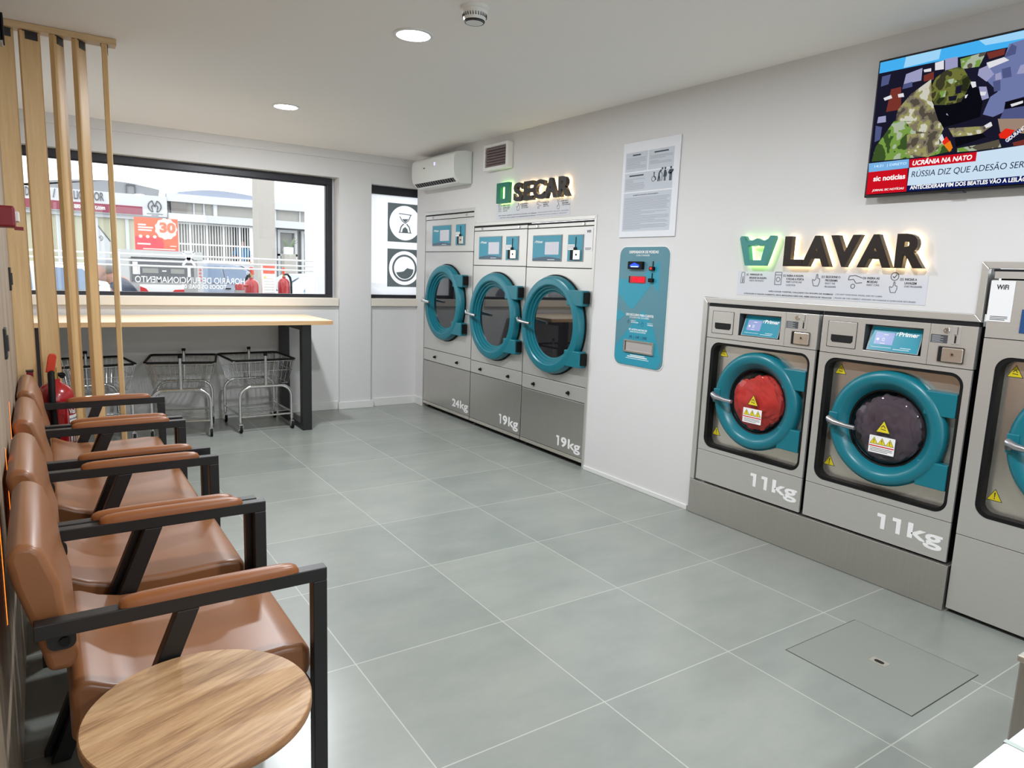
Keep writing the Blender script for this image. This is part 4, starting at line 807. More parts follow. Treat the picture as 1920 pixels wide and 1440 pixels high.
poly([(630, 510), (660, 450), (740, 390), (830, 365), (880, 375), (940, 480), (900, 570), (860, 640), (760, 665), (650, 665), (625, 600)], 'hood')
poly([(740, 470), (800, 455), (830, 480), (780, 500)], 'back'); poly([(690, 560), (740, 550), (735, 600), (690, 610)], 'back'); poly([(820, 520), (870, 505), (860, 570), (815, 580)], 'dark'); poly([(760, 600), (830, 590), (820, 630), (765, 635)], 'dark')
poly([(760, 850), (1030, 835), (1100, 800), (1110, 830), (1010, 900), (800, 920)], 'jacket'); poly([(810, 930), (1030, 890), (1060, 920), (820, 1000)], 'black'); poly([(830, 1010), (1000, 980), (1160, 940), (1180, 1000), (960, 1030), (830, 1040)], 'back')
poly([(1045, 830), (1095, 800), (1110, 830), (1060, 850)], 'flesh')
poly([(685, 930), (710, 895), (740, 970), (725, 985)], 'flesh'); poly([(710, 960), (745, 915), (775, 960), (740, 1005)], 'signred'); poly([(725, 985), (775, 950), (795, 1005), (770, 1040)], 'orange')
poly([(1160, 900), (1215, 852), (1290, 865), (1230, 935), (1170, 930)], 'signred'); poly([(1205, 950), (1320, 852), (1350, 870), (1225, 970)], 'navy'); poly([(1270, 965), (1400, 930), (1400, 985), (1280, 990)], 'rust')
# banners
poly([(130, 1130), (450, 1095), (446, 1165), (128, 1200)], 'blue'); poly([(985, 1040), (1500, 965), (1500, 1250), (435, 1305), (452, 1165), (978, 1110)], 'pale'); poly([(452, 1168), (1500, 1060), (1500, 1260), (440, 1305)], 'pale')
poly([(455, 1098), (988, 1038), (978, 1112), (450, 1165)], 'red'); poly([(127, 1200), (440, 1168), (428, 1352), (108, 1378)], 'red'); poly([(438, 1308), (1500, 1215), (1500, 1290), (430, 1352)], 'navy')
sc_.build('screen_picture', pm, t)
x = MB(RW); xd = MB(RW); CT = LV[0] + .0006
def stext(mb, s_, p0, p1, h0, bold=.0, shear=.0):
    """text between two measured lower-left and lower-right corners, kept level with the set"""
    A, B = g0(*p0), g0(*p1); zz = (A[1] + B[1]) / 2
    mb.text(s_, A[0], B[0], zz, zz + h0, CT - .0004, CT, 0, bold, shear)
WL = scr('white', (250, 250, 250), .85)
for a_ in (('UCRÂNIA NA NATO', (475, 1150), (948, 1098), .024, .03, .15), ('ANTECEDERAM FIM DOS BEATLES VÃO A LEILÃO', (455, 1340), (1385, 1268), .02, .03), ('sic noticias', (165, 1275), (418, 1250), .021, .03), ('JORNAL SIC NOTÍCIAS', (155, 1358), (408, 1338), .013, .02, .2)):
    x = MB(RW); stext(x, *a_); x.build('white_lettering', WL, t)
stext(xd, 'RÚSSIA DIZ QUE ADESÃO SER', (466, 1255), (1360, 1165), .034, .0, .1)
xb = MB(RW); stext(xb, '14:31  | DIRETO', (175, 1168), (428, 1145), .013, .01)
A = g0(1225, 962); an = math.radians(38); RF = (Vector((0, -A[0], A[1])), Vector((0, -math.cos(an), math.sin(an))), Vector((0, math.sin(an), math.cos(an))), Vector((-1, 0, 0)))
x2 = MB(RF); x2.text('GIDURANC', .0, .07, -.002, .012, CT - .0004, CT, 0, .02)
x2.build('picture_lettering', scr('white', (250, 250, 250), .85), t)
xd.build('headline_lettering', scr('ink', (26, 40, 66), SK), t); xb.build('time_lettering', scr('paleblue', (196, 224, 248), 1.0), t)

# air conditioner
t = thing('air_conditioner', 'white split air conditioner high on the wall in the corner', 'air conditioner', (-.09, -.62, 2.2))
a0, a1 = .225, 1.016
prof = [(0, 2.072), (0, 2.334), (.06, 2.338), (.15, 2.322), (.178, 2.30), (.186, 2.25), (.184, 2.16), (.172, 2.118), (.128, 2.075), (.1, 2.066)]     # (depth, z)
AF = (Vector((0, -a1, 0)), Vector((-1, 0, 0)), Vector((0, 0, 1)), Vector((0, 1, 0)))
MB(AF).prism(prof, 0, a1 - a0).build('casing', mat('ac plastic', (224, 226, 224), .35, var=.01), t, bevel=.006, smooth=True)
d_ = Vector((-.044, 0, .043)).normalized()
o_ = Vector((-.130, 0, 2.0775)); n_ = Vector((-.043, 0, -.044)).normalized()
SFr = (Vector((-.130, -a0 - .03, 2.0775)), Vector((0, -1, 0)), d_, n_); W_ = a1 - a0 - .055
lv = MB(SFr).box(0, W_, .004, .052, -.002, .0015).build('air_outlet', GAP, t)
l2 = MB(SFr); l2.box(0, W_, -.004, .006, .0, .006); l2.box(0, W_, .05, .056, 0, .006); l2.box(-.004, 0, -.004, .056, 0, .006); l2.box(W_, W_ + .004, -.004, .056, 0, .006); l2.build('outlet_frame', PLASTW, lv)
l3 = MB(SFr)
for k in range(16): l3.box(.03 + k * W_ / 16.5, .036 + k * W_ / 16.5, .008, .048, .0012, .003)
l3.build('guide_vanes', PLASTG, lv)
MB(RW).box(a1 - .35, a1 - .34, 2.235, 2.262, .1845, .1866).box(a1 - .336, a1 - .326, 2.235, 2.262, .1845, .1866).build('display_digits', emis('ac digits', (190, 180, 255), 1.6), t)
x = MB(RW); [x.box(a1 - .55 + .011 * k, a1 - .542 + .011 * k, 2.224, 2.233, .1845, .1867) for k in range(3)]; x.build('maker_mark', KPRINT, t)
MB(RW).box(a0 + .02, a1 + .004, 2.074, 2.332, 0, .006).build('wall_plate', PLASTG, t)
# extractor vent
t = thing('wall_vent', 'white square extractor vent with brown-grey louvres on the wall', 'vent', (0, -1.455, 2.245))
a0, a1, z0, z1 = 1.275, 1.632, 2.142, 2.342
MB(RW).ring(rrect(a0, a1, z0, z1, .01, 3), rrect(a0 + .022, a1 - .03, z0 + .026, z1 - .022, .004, 3), 0, .052).build('frame', PLASTW, t, bevel=.004)
MB(RW).box(a0 + .02, a1 - .028, z0 + .024, z1 - .02, 0, .02).build('duct_back', mat('vent dark', (62, 52, 54), .6), t)
lv = MB(RW)
for k in range(7):
    zz = z0 + .03 + k * .0215
    lv.add([(a0 + .022, zz, .046), (a1 - .03, zz, .046), (a1 - .03, zz + .02, .030), (a0 + .022, zz + .02, .030), (a0 + .022, zz - .003, .043), (a1 - .03, zz - .003, .043), (a1 - .03, zz + .017, .027), (a0 + .022, zz + .017, .027)], [(0, 1, 2, 3), (7, 6, 5, 4), (0, 4, 5, 1), (1, 5, 6, 2), (2, 6, 7, 3), (3, 7, 4, 0)])
lv.build('louvres', mat('vent louvre', (132, 116, 118), .4, var=.2, scale=20, stretch=(1, 1, 8)), t)
# ------------------------------------------------------------------ furniture
# slat screen: boards turned step by step under one top rail
t = thing('slat_screen', 'floor-to-ceiling screen of five turned pine boards hung from a top rail', 'slat screen', (-2.97, -2.11, 0))
MB().box(-3.215, -2.716, -2.15, -2.075, H - .03, H - .001).build('top_rail', wood('pale pine rail', (196, 164, 122), (208, 178, 136), (216, 188, 148), 9, (.5, 6, 6)), t, bevel=.002)
for x, ang, bw in ((-3.178, 14, .086), (-3.074, 15, .086), (-2.966, 60, .085), (-2.875, 59, .085), (-2.766, 84, .084)):
    a = math.radians(ang); SF_ = (Vector((x, -2.11, 0)), Vector((math.cos(a), math.sin(a), 0)), Vector((0, 0, 1)), Vector((math.sin(a), -math.cos(a), 0)))
    s_ = MB(SF_).box(-bw / 2, bw / 2, .002, H - .03, -.0125, .0125).build('board', PINE, t, bevel=.004, seg=3)
    MB(SF_).box(-bw * .24, bw * .36, H - .068, H - .032, .0125, .0145).box(-bw * .36, bw * .36, H - .034, H - .0305, -.016, .016).build('fixing_plate', BLACK, s_)
# folding table under the window
t = thing('folding_table', 'long pale birch counter on black loop legs under the window', 'table', (-2.1, -.4, 0))
MB().box(-3.2, -1.128, -.765, -.03, .867, .901).build('tabletop', BIRCH, t, bevel=.0015)
MB().box(-3.2, -1.1275, -.766, -.0295, .8675, .8985).build('edge_band', BIRCHEDGE, t)
for x0 in (-1.372, -3.195):
    MB().box(x0, x0 + .075, -.735, -.665, .0, .866).box(x0, x0 + .075, -.13, -.06, 0, .866).box(x0, x0 + .075, -.665, -.13, 0, .05).box(x0, x0 + .075, -.665, -.13, .82, .866).build('leg', BLACK, t, bevel=.001)
# laundry carts
def make_cart():
    t = thing('laundry_cart', 'x', 'laundry cart', (0, 0, 0), 'chromed laundry carts under the counter')
    for s in (-1, 1):
        y = s * .235; P = []
        for cx, a0, a1 in ((-.115, 180, 90), (.115, 90, 0)):
            for k in range(9): an = math.radians(a0 + (a1 - a0) * k / 8); P.append((cx + .09 * math.cos(an), y, .275 + .09 * math.sin(an)))
        P = [(-.205, y, .085)] + P + [(.205, y, .085)]
        MB().tube(P, .0125, 10).tube([(-.205, y, .125), (.205, y, .125)], .008, 8).build('hoop_frame', CHROME, t, smooth=True)
        u = MB().tube([(0, y - s * .0, .36), (0, y, .62)], .0125, 10).build('upright', CHROME, t, smooth=True)
        MB().tube([(0, y, .612), (0, y, .632)], .015, 12).build('end_cap', RUBBER, u)
    sh = MB().tube([(-.205, -.235, .14), (-.205, .235, .14)], .008, 8).tube([(.205, -.235, .14), (.205, .235, .14)], .008, 8)
    for k in range(9): sh.tube([(-.205, -.2 + .05 * k, .146), (.205, -.2 + .05 * k, .146)], .0022, 5)
    sh.build('lower_shelf', WIRE, t)
    top = [(-.245, -.222, .575), (.245, -.222, .575), (.245, .285, .575), (-.245, .285, .575)]; bot = [(-.195, -.185, .375), (.195, -.185, .375), (.195, .22, .375), (-.195, .22, .375)]
    R_ = []
    for i, p in enumerate(top):
        q0 = top[i - 1]; q1 = top[(i + 1) % 4]
        for o in (q0, q1):
            d = (Vector(o) - Vector(p)).normalized(); R_.append(tuple(Vector(p) + d * .022))
    MB().tube(R_, .0085, 8, closed=True).build('basket_rim', RUBBER, t, smooth=True)
    wi = MB()
    for i in range(4):
        p0, p1, b0, b1 = (Vector(v) for v in (top[i], top[(i + 1) % 4], bot[i], bot[(i + 1) % 4]))
        for k in range(13):
            f = k / 12; wi.tube([p0.lerp(p1, .04 + .92 * f), b0.lerp(b1, f)], .0018, 5)
        for f in (.02, .06, .45, 1.0): wi.tube([p0.lerp(b0, f), p1.lerp(b1, f)], .0024, 5)
    for k in range(11):
        f = k / 10; wi.tube([Vector(bot[0]).lerp(Vector(bot[1]), f), Vector(bot[3]).lerp(Vector(bot[2]), f)], .0022, 5)
    wi.build('basket_wires', WIRE, t)
    for sx in (-1, 1):
        for sy in (-1, 1):
            x, y = sx * .205, sy * .235
            c = MB().tube([(x, y, .095), (x, y, .06)], .009, 8).box(x - .014, x - .011, y - .03, y + .012, .024, .066).box(x + .011, x + .014, y - .03, y + .012, .024, .066).box(x - .014, x + .014, y - .012, y + .012, .06, .068).build('caster', CHROME, t)
            MB((Vector((x - .0095, y - .015, .03)), Vector((0, 1, 0)), Vector((0, 0, 1)), Vector((1, 0, 0)))).lathe([(.004, 0), (.026, 0), (.0298, .004), (.0298, .015), (.026, .019), (.004, .019)], n=20).build('wheel', RUBBER, c, smooth=True)
    return t
cart = make_cart()
for i, (x, y, rz, lab) in enumerate(((-1.636, -.368, 2, 'chromed wire laundry cart nearest the black counter leg'), (-2.202, -.352, -12, 'chromed wire laundry cart in the middle of the three under the counter'), (-2.812, -.36, 7, 'chromed wire laundry cart behind the slat screen'))):
    o = cart if i == 0 else copy_tree(cart); o.location = (x, y, 0); o.rotation_euler = (0, 0, math.radians(rz)); o['label'] = lab
# armchairs
def make_chair():
    t = thing('armchair', 'x', 'armchair', (0, 0, 0), 'tan armchairs along the wall')
    for s in (-1, 1):
        y0, y1 = sorted((s * .285, s * .253))
        MB().box(-.281, .29, y0, y1, .617, .648).box(.257, .29, y0, y1, .002, .617).build('arm_frame', BLACK, t, bevel=.002)
        f = [(-.032, .617), (.012, .617), (-.236, .002), (-.28, .002)]
        MB((Vector((0, y1, 0)),) + XZ[1:]).prism(f, 0, .032).build('rear_leg', BLACK, t, bevel=.002)
        yc = (y0 + y1) / 2
        L = []
        for x, h, w_ in ((-.137, .006, .008), (-.133, .013, .013), (-.12, .018, .0165), (-.095, .0205, .0185), (-.02, .022, .019), (.08, .022, .019), (.185, .021, .0185), (.21, .0185, .0165), (.222, .013, .013), (.226, .006, .008)):
            L.append([(x, yc + w_ * math.copysign(abs(math.cos(q)) ** .6, math.cos(q)), .6482 + h * max(0, math.sin(q)) ** .6) for q in [math.pi * j / 10 for j in range(11)]])
        MB().loft(L).build('arm_pad', LEATHER2, t, smooth=True, angle=60)
        br = MB((Vector((0, s * .249, 0)),) + XZ[1:]).prism(rrect(-.262, -.212, .575, .62, .016, 4), -.004, .004).build('bracket', BLACK, t)
        MB((Vector((0, s * .249, 0)),) + XZ[1:]).cyl(-.232, .592, .010, -.01, .01, 12).build('bolt', mat('dark bolt', (40, 40, 42), .3, .8), br)
    for x0 in (.262,): MB().box(x0, x0 + .022, -.253, .253, .322, .345).build('crossbar', BLACK, t, bevel=.001)
    MB().box(-.17, -.14, -.253, .253, .322, .345).build('crossbar', BLACK, t, bevel=.001)
    bp = [(-.318, .77), (-.313, .787), (-.296, .797), (-.272, .795), (-.256, .778), (-.232, .707), (-.224, .63), (-.208, .56), (-.209, .535), (-.225, .522), (-.262, .522), (-.282, .616), (-.309, .713)]
    MB((Vector((0, .24, 0)),) + XZ[1:]).prism(bp, 0, .48).build('backrest', LEATHER, t, bevel=.014, seg=4, smooth=True, angle=75)
    for s in (-1, 1): MB().box(-.272, -.25, s * .17 - .012, s * .17 + .012, .508, .53).build('back_foot', RUBBER, t)
    sp = [(-.232, .36), (-.228, .42), (-.229, .468), (-.216, .488), (-.19, .484), (-.15, .464), (-.10, .45), (.05, .444), (.2, .45), (.245, .446), (.262, .432), (.264, .39), (.255, .362), (.1, .352)]
    MB((Vector((0, .248, 0)),) + XZ[1:]).prism(sp, 0, .496).build('seat', LEATHER, t, bevel=.014, seg=3, smooth=True, angle=60)
    return t
chair = make_chair()
for i, (x, y, lab) in enumerate(((-2.869, -4.515, 'tan leatherette armchair with black frame nearest the camera, behind the round table'), (-2.885, -3.935, 'tan leatherette armchair, second from the camera in the row'), (-2.888, -3.265, 'tan leatherette armchair, third from the camera in the row'), (-2.888, -2.648, 'tan leatherette armchair farthest from the camera, beside the fire extinguisher'))):
    o = chair if i == 0 else copy_tree(chair); o.location = (x, y, 0); o['label'] = lab
# warm light slots let into the cladding behind the chairs
for y, zt_, lab in ((-3.52, .865, 'thin vertical warm light slot in the wooden wall behind the third armchair'), (-3.96, .81, 'thin vertical warm light slot in the wooden wall behind the second armchair'), (-4.45, .765, 'thin vertical warm light slot in the wooden wall behind the nearest armchair')):
    t = thing('light_slot', lab, 'wall light', (-3.207, y, .5), 'warm light slots in the wooden wall')
    MB().box(-3.2105, -3.2075, y - .006, y + .006, zt_ - .26, zt_).build('channel', PLASTG, t); MB().box(-3.2075, -3.2065, y - .004, y + .004, zt_ - .257, zt_ - .003).build('diffuser', emis('warm led strip', (255, 112, 24), LED), t)
# round side table
tc_ = Vector((-2.894, -5.006, 0)); t = thing('side_table', 'round oak-topped side table in the foreground before the nearest armchair', 'side table', tc_)
o = MB((tc_,) + IDF[1:]).lathe([(0.001, .498), (.197, .498), (.2, .501), (.2, .517), (.1975, .52), (.001, .52)], n=72).build('tabletop', OAK, t, smooth=True); o.rotation_euler = (0, 0, math.radians(22))
MB((tc_,) + IDF[1:]).lathe([(.1995, .5005), (.2004, .502), (.2004, .5165), (.1995, .518)], n=72, closed=True).build('edge_band', OAKEDGE, t, smooth=True)
GOLD = mat('beech leg', (206, 160, 104), .4, var=.06)
for k in range(3):
    an = math.radians(170 + 120 * k); c, s = math.cos(an), math.sin(an)
    MB((tc_,) + IDF[1:]).tube([(.13 * c, .13 * s, .497), (.19 * c, .19 * s, .0)], [.014, .009], 12).build('leg', GOLD, t, smooth=True)
MB((tc_,) + IDF[1:]).cyl(0, 0, .15, .484, .4975, 32).build('apron', GOLD, t)
# fire extinguisher by the slats
def extinguisher(label, x, y, z, ksc=1.0, near=True, group=None, rz=0):
    t = thing('fire_extinguisher', label, 'fire extinguisher', (0, 0, 0), group)
    MB().lathe([(.001, 0), (.07, 0), (.076, .008), (.076, .40), (.074, .425), (.066, .448), (.05, .468), (.03, .48), (.022, .486), (.022, .5), (.001, .5)], n=32).build('cylinder', RED, t, smooth=True)
    v_ = MB().lathe([(.016, .498), (.016, .525), (.011, .53), (.011, .55), (.001, .55)], n=16).build('valve', mat('brass', (176, 146, 84), .35, .8), t)
    MB((Vector((0, 0, 0)), Vector((1, 0, 0)), Vector((0, 0, 1)), Vector((0, -1, 0)))).ring(circ(.052, .545, .014, 20), circ(.052, .545, .0115, 20), -.001, .001).build('pin_ring', CHROME, v_)
    MB().tube([(.012, 0, .52), (.03, 0, .515)], .008, 8).tube([(.03, -.006, .514), (.03, .006, .514)], .014, 10).build('gauge', RUBBER, v_)
    h = MB((Vector((0, 0, 0)), Vector((1, 0, 0)), Vector((0, 0, 1)), Vector((0, -1, 0))))
    h.prism([(-.032, .53), (.002, .53), (.014, .60), (.012, .612), (-.012, .614), (-.02, .6)], -.014, .014); h.build('lever', mat('orange red lever', (206, 60, 28), .35), t, bevel=.004)
    hs = [(-.008, -.012, .528), (-.012, -.05, .53), (-.012, -.082, .49), (-.014, -.096, .42), (-.010, -.096, .3), (.0, -.094, .15), (.004, -.092, .06)]
    MB().tube(hs, [.012, .014, .014, .014, .014, .013, .012], 10).build('hose', RUBBER, t, smooth=True)
    MB().tube([(.004, -.092, .062), (.005, -.092, .03)], .013, 10).build('nozzle', PLASTG, t)
    if near:
        L = MB()
        def patch(mb, a0, a1, z0, z1, r):
            n = 8; L_ = []
            for i in range(n + 1):
                q = math.radians(a0 + (a1 - a0) * i / n); L_.append((r * math.cos(q), r * math.sin(q)))
            V = [(x_, y_, z0) for x_, y_ in L_] + [(x_, y_, z1) for x_, y_ in L_]; mb.add(V, [(i, i + 1, n + 2 + i, n + 1 + i) for i in range(n)])
        patch(L, -52, 20, .302, .335, .0766); L.build('label_panel', WPRINT, t, smooth=True); L = MB(); patch(L, -54, 20, .03, .065, .0766); L.build('label_panel', WPRINT, t, smooth=True)
        B = MB(); [patch(B, -56, 20, z, z + .002, .0767) for z in (.375, .25, .175)]; patch(B, -57, -56, .175, .375, .0767)
        for k in range(3): patch(B, -52, -25 + 3 * k, .178 + .010 * k, .182 + .010 * k, .0767)
        for q in (-50, -38, -26): patch(B, q, q + 7, .21, .245, .0767)
        B.build('label_print', WPRINT, t, smooth=True)
        K = MB(); 
        for k, q in enumerate((-52, -46, -40, -36, -30, -26, -20)): patch(K, q, q + (3.5 if k % 2 == 0 else 2), .036, .059, .0769)
        for q in range(9): patch(K, -50 + 6 * q, -46.5 + 6 * q, .314, .322, .0769)
        K.build('label_ink', KPRINT, t, smooth=True)
        TXF = (Vector((.0768 * math.cos(math.radians(-44)), .0768 * math.sin(math.radians(-44)), 0)), Vector((math.sin(math.radians(44)), math.cos(math.radians(44)), 0)), Vector((0, 0, 1)), Vector((math.cos(math.radians(-44)), math.sin(math.radians(-44)), 0)))
        MB(TXF).text('Val', -.012, .022, .342, .366, -.001, .0015, 0, .02).build('label_lettering', WPRINT, t)
    t.location = (x, y, z); t.scale = (ksc, ksc, ksc); t.rotation_euler = (0, 0, math.radians(rz))
    return t
extinguisher('red fire extinguisher standing on the floor in front of the slat screen', -3.066, -2.243, .205, 1.08)
st = MB().box(-3.14, -2.99, -2.318, -2.17, 0, .2).build('extinguisher_stand', BLACK, bevel=.004); tag(st, 'low black stand carrying the red fire extinguisher by the slats', 'stand')
# small things on the wooden wall
t = thing('alarm_call_point', 'dark red alarm call point on the left wall near the camera', 'alarm', (-3.2, -4.0, 1.44))
MB().box(-3.21, -3.144, -4.05, -3.93, 1.414, 1.468).build('housing', REDDK, t, bevel=.006, seg=3)
MB().box(-3.15, -3.136, -4.02, -3.945, 1.43, 1.456).build('clear_flap', PLASTW, t, bevel=.002); MB().box(-3.148, -3.128, -4.03, -3.98, 1.408, 1.416).build('key_tab', REDDK, t)
for k, (y, z, lab) in enumerate(((-3.45, 1.05, 'black switch plate on the wooden wall above the third armchair'), (-2.5, 1.235, 'black switch plate on the wooden wall close to the slats'))):
    t = thing('switch_plate', lab, 'switch', (-3.21, y, z), 'black switches on the wooden wall')
    MB().box(-3.211, -3.202, y - .042, y + .042, z - .05, z + .05).build('plate', BLACK, t, bevel=.002); MB().box(-3.202, -3.197, y - .016, y + .016, z - .026, z + .026).build('rocker', mat('graphite', (58, 58, 60), .4), t, bevel=.001)
t = thing('corner_speaker', 'small black box with pale rim high on the left wall at the ceiling', 'speaker', (-3.2, -2.62, 2.24))
MB().box(-3.212, -3.168, -2.66, -2.56, 2.188, 2.300).build('housing', mat('pale rim', (176, 172, 166), .5), t, bevel=.003); MB().box(-3.172, -3.162, -2.668, -2.568, 2.194, 2.296).box(-3.208, -3.168, -2.668, -2.66, 2.192, 2.296).build('grille', GAP, t)
q = at(56, 700, 1, -2.20)
t = thing('hose_box', 'small dark red box with a black top between the wall and the extinguisher', 'box', (q.x, -2.2, q.z))
MB().box(q.x - .014, q.x + .014, -2.22, -2.185, q.z - .03, q.z + .010).build('housing', REDDK, t, bevel=.003); MB().box(q.x - .016, q.x + .016, -2.222, -2.183, q.z + .010, q.z + .016).build('lid', BLACK, t)
MB().box(q.x - .008, q.x + .008, -2.19, -2.138, q.z - .03, q.z - .015).build('mount', BLACK, t)
# floor hatch
t = thing('floor_hatch', 'square tiled access hatch set in the floor with a steel pull', 'floor hatch', (-.648, -5.136, 0))
MB().ring([(-.878, -5.366), (-.418, -5.366), (-.418, -4.906), (-.878, -4.906)], [(-.875, -5.363), (-.421, -5.363), (-.421, -4.909), (-.875, -4.909)], -.001, .0006).build('frame_gap', mat('hatch joint', (52, 52, 48), .7), t)
hm = mat('hatch tile', (133, 136, 130), .32, var=.05, scale=2.2, spec=.42)
MB().box(-.875, -.421, -5.363, -4.909, -.0005, .0012).build('lid', hm, t)
p_ = MB().box(-.67, -.63, -5.165, -5.105, .0012, .0024).build('pull_plate', POLISH, t); MB().prism(rrect(-.659, -.641, -5.152, -5.118, .008, 4), .0024, .003).build('finger_slot', GAP, p_)
# steel bin and the white counter by the camera
t = thing('steel_cabinet', 'brushed steel cabinet at the lower right edge beside the white counter', 'cabinet', (-1.45, -5.96, 0))
MB().box(-1.668, -1.2, -6.05, -5.868, 0.0, .688).build('body', STEELD, t, bevel=.003); MB().box(-1.676, -1.19, -6.055, -5.866, .688, .70).build('lid', POLISH, t, bevel=.002)
t = thing('white_counter', 'white counter corner at the bottom right corner of the view', 'counter', (-1.6, -6.36, 0))
MB().box(-2.46, -.9, -6.65, -6.072, .872, .9).build('worktop', mat('white laminate', (222, 228, 228), .35, var=.01), t, bevel=.003)
MB().box(-2.42, -.94, -6.62, -6.11, 0, .872).build('base', PLASTW, t); MB().box(-2.325, -2.318, -6.65, -6.0715, .8715, .9006).build('joint', mat('joint strip', (176, 186, 182), .5), t)
# ------------------------------------------------------------------ street outside
GZ = -.25
struct(MB().box(-40, 60, .3, 60, GZ - .1, GZ).build('ground', mat('pale asphalt', (128, 128, 126), .8, var=.06, scale=2)))
def W3(px, py, y): return at(px, py, 1, y)
FW = mat('white render', (206, 208, 211), .7, var=.01); FG = mat('grey vault cladding', (140, 142, 146), .6, var=.03); FB = mat('blue grey vault cladding', (148, 156, 174), .5, var=.03)
FS = mat('street stone', (178, 173, 166), .7, var=.02); DWIN = mat('dim shop glass', (120, 118, 112), .15, var=.25, scale=1.2); SHOPG = mat('olive shop glass', (188, 186, 160), .2, var=.1, scale=.6)
MAROON = mat('maroon band', (146, 66, 84), .5, var=.02); INK = mat('grey sign ink', (88, 90, 96), .6); CURT = mat('pale blinds', (160, 158, 152), .6, var=.3, scale=6, stretch=(30, 1, 1))
YB_ = 20.0
def fac(px, py): p = W3(px, py, YB_); return p.x, p.z
def zl(px0, px1, py): return fac((px0 + px1) / 2, py)[1]
# agency on the left
x1 = fac(313, 380)[0]; x0 = x1 - 13.5; t = thing('office_building', 'white agency building with grey vaulted roof and maroon sign band across the street', 'building', (x1 - 6, YB_ + 3, GZ))
zt = fac(300, 368)[1]; zb = fac(260, 404)[1]
MB().box(x0, x1, YB_, YB_ + .5, zb, zt).box(x0, x1, YB_ + .5, YB_ + 6, zt - .4, zt).box(x0, x0 + .3, YB_ + .3, YB_ + 6, GZ, zt).box(x1 - .25, x1, YB_ + .2, YB_ + 6, GZ, zt).build('fascia', FW, t)
rl = fac(295, 369); r2 = fac(130, 336); rc = (r2[0] - .5, r2[1] + .05)
arc = [(fac(299, 369)[0], zt - .05)] + [(lambda p_: (p_.x, p_.z))(W3(px_, py_, YB_ + .3)) for px_, py_ in ((299, 356), (283, 352), (267, 348.5), (253, 345), (240, 342.5), (220, 340), (200, 338), (173, 337), (130, 336.5), (92, 338), (60, 341), (20, 346), (-20, 353))]
arc += [(arc[-1][0], zt - .05)]
MB((Vector((0, YB_ + .3, 0)),) + XZ[1:]).prism(arc, -6, 0).build('vault_roof', FG, t)
c_ = fac(247, 356); cf = MB((Vector((0, YB_ + .28, 0)),) + WW[1:]).ring(rrect(c_[0] - .14, c_[0] + .14, c_[1] - .18, c_[1] + .2, .03, 3), rrect(c_[0] - .11, c_[0] + .11, c_[1] - .14, c_[1] + .16, .02, 3), 0, .03).build('roof_plate', INK, t)
zs0, zs1 = fac(230, 395)[1], fac(230, 388.5)[1]; zm = (fac(120, 381)[1] + fac(266, 399)[1]) / 2
MB((Vector((0, YB_, 0)),) + WW[1:]).box(x0, fac(267, 398)[0], zm - .13, zm + .13, 0, .03).build('sign_band', MAROON, t)
x = MB((Vector((0, YB_, 0)),) + WW[1:])
for s_, p0, p1, hh in (('D', (48, 370), (55, 372), .26), ('/', (100, 380), (105, 380), .26), ('LIC', (139, 378), (156, 380), .26), ('OR', (177, 378), (195, 380), .26)):
    x.text(s_, fac(*p0)[0], fac(*p1)[0], zm + .22, zm + .22 + hh, 0, .03)
x.build('sign_letters', INK, t)
x = MB((Vector((0, YB_, 0)),) + WW[1:])
for s_, p0, p1 in (('aso', (139, 390), (151, 391)), ('t.com', (178, 393), (197, 394))): x.text(s_, fac(*p0)[0], fac(*p1)[0], zm - .06, zm + .06, .03, .05, 0, .03)
x.build('web_letters', WPRINT, t)
def mlogo(mb, a, b, r, c0, c1):
    for s in (-1, 1):
        P = [(a + s * r * math.cos(math.radians(q)), b + r * math.sin(math.radians(q))) for q in range(-72, 66, 10)] + [(a + s * r * .38, b + r * .92), (a + s * r * .02, b - r * .05)]
        mb.stroke(P, r * .16, c0, c1); mb.stroke([(a + s * r * .3, b - r * .95), (a + s * r * .5, b - r * .05), (a + s * r * .3, b + r * .2)], r * .14, c0, c1)
c_ = fac(290, 387); x = MB((Vector((0, YB_, 0)),) + WW[1:]); mlogo(x, c_[0], c_[1], .19, 0, .03); x.box(c_[0] - .24, c_[0] + .24, c_[1] - .25, c_[1] - .235, 0, .02); x.box(c_[0] - .1, c_[0] + .1, c_[1] - .30, c_[1] - .288, 0, .02); x.build('emblem', INK, t)
sf_ = MB().box(x0 + .3, x1 - .25, YB_ + .3, YB_ + .4, GZ + .4, zb).build('shopfront_glass', SHOPG, t)
fr = MB()
for pxm in (110, 133, 182, 240): xx = fac(pxm, 430)[0]; fr.box(xx - .05, xx + .05, YB_ + .22, YB_ + .32, GZ + .4, zb)
fr.box(x0 + .3, x1 - .25, YB_ + .15, YB_ + .32, zb - .12, zb); fr.box(x0 + .3, x1 - .25, YB_ + .1, YB_ + .4, GZ, GZ + 1.2); fr.build('shopfront_frame', FW, t)
c_ = fac(188, 446); x = MB((Vector((0, YB_ + .29, 0)),) + WW[1:]); x.prism([fac(178, 415), fac(208, 452), fac(208, 500), fac(178, 500)], 0, .004); x.build('poster', FW, sf_)
x = MB((Vector((0, YB_ + .28, 0)),) + WW[1:]); mlogo(x, c_[0], c_[1], .09, 0, .004); x.stroke([fac(178, 414), fac(209, 453)], .03, 0, .004); x.build('poster_emblem', INK, sf_)
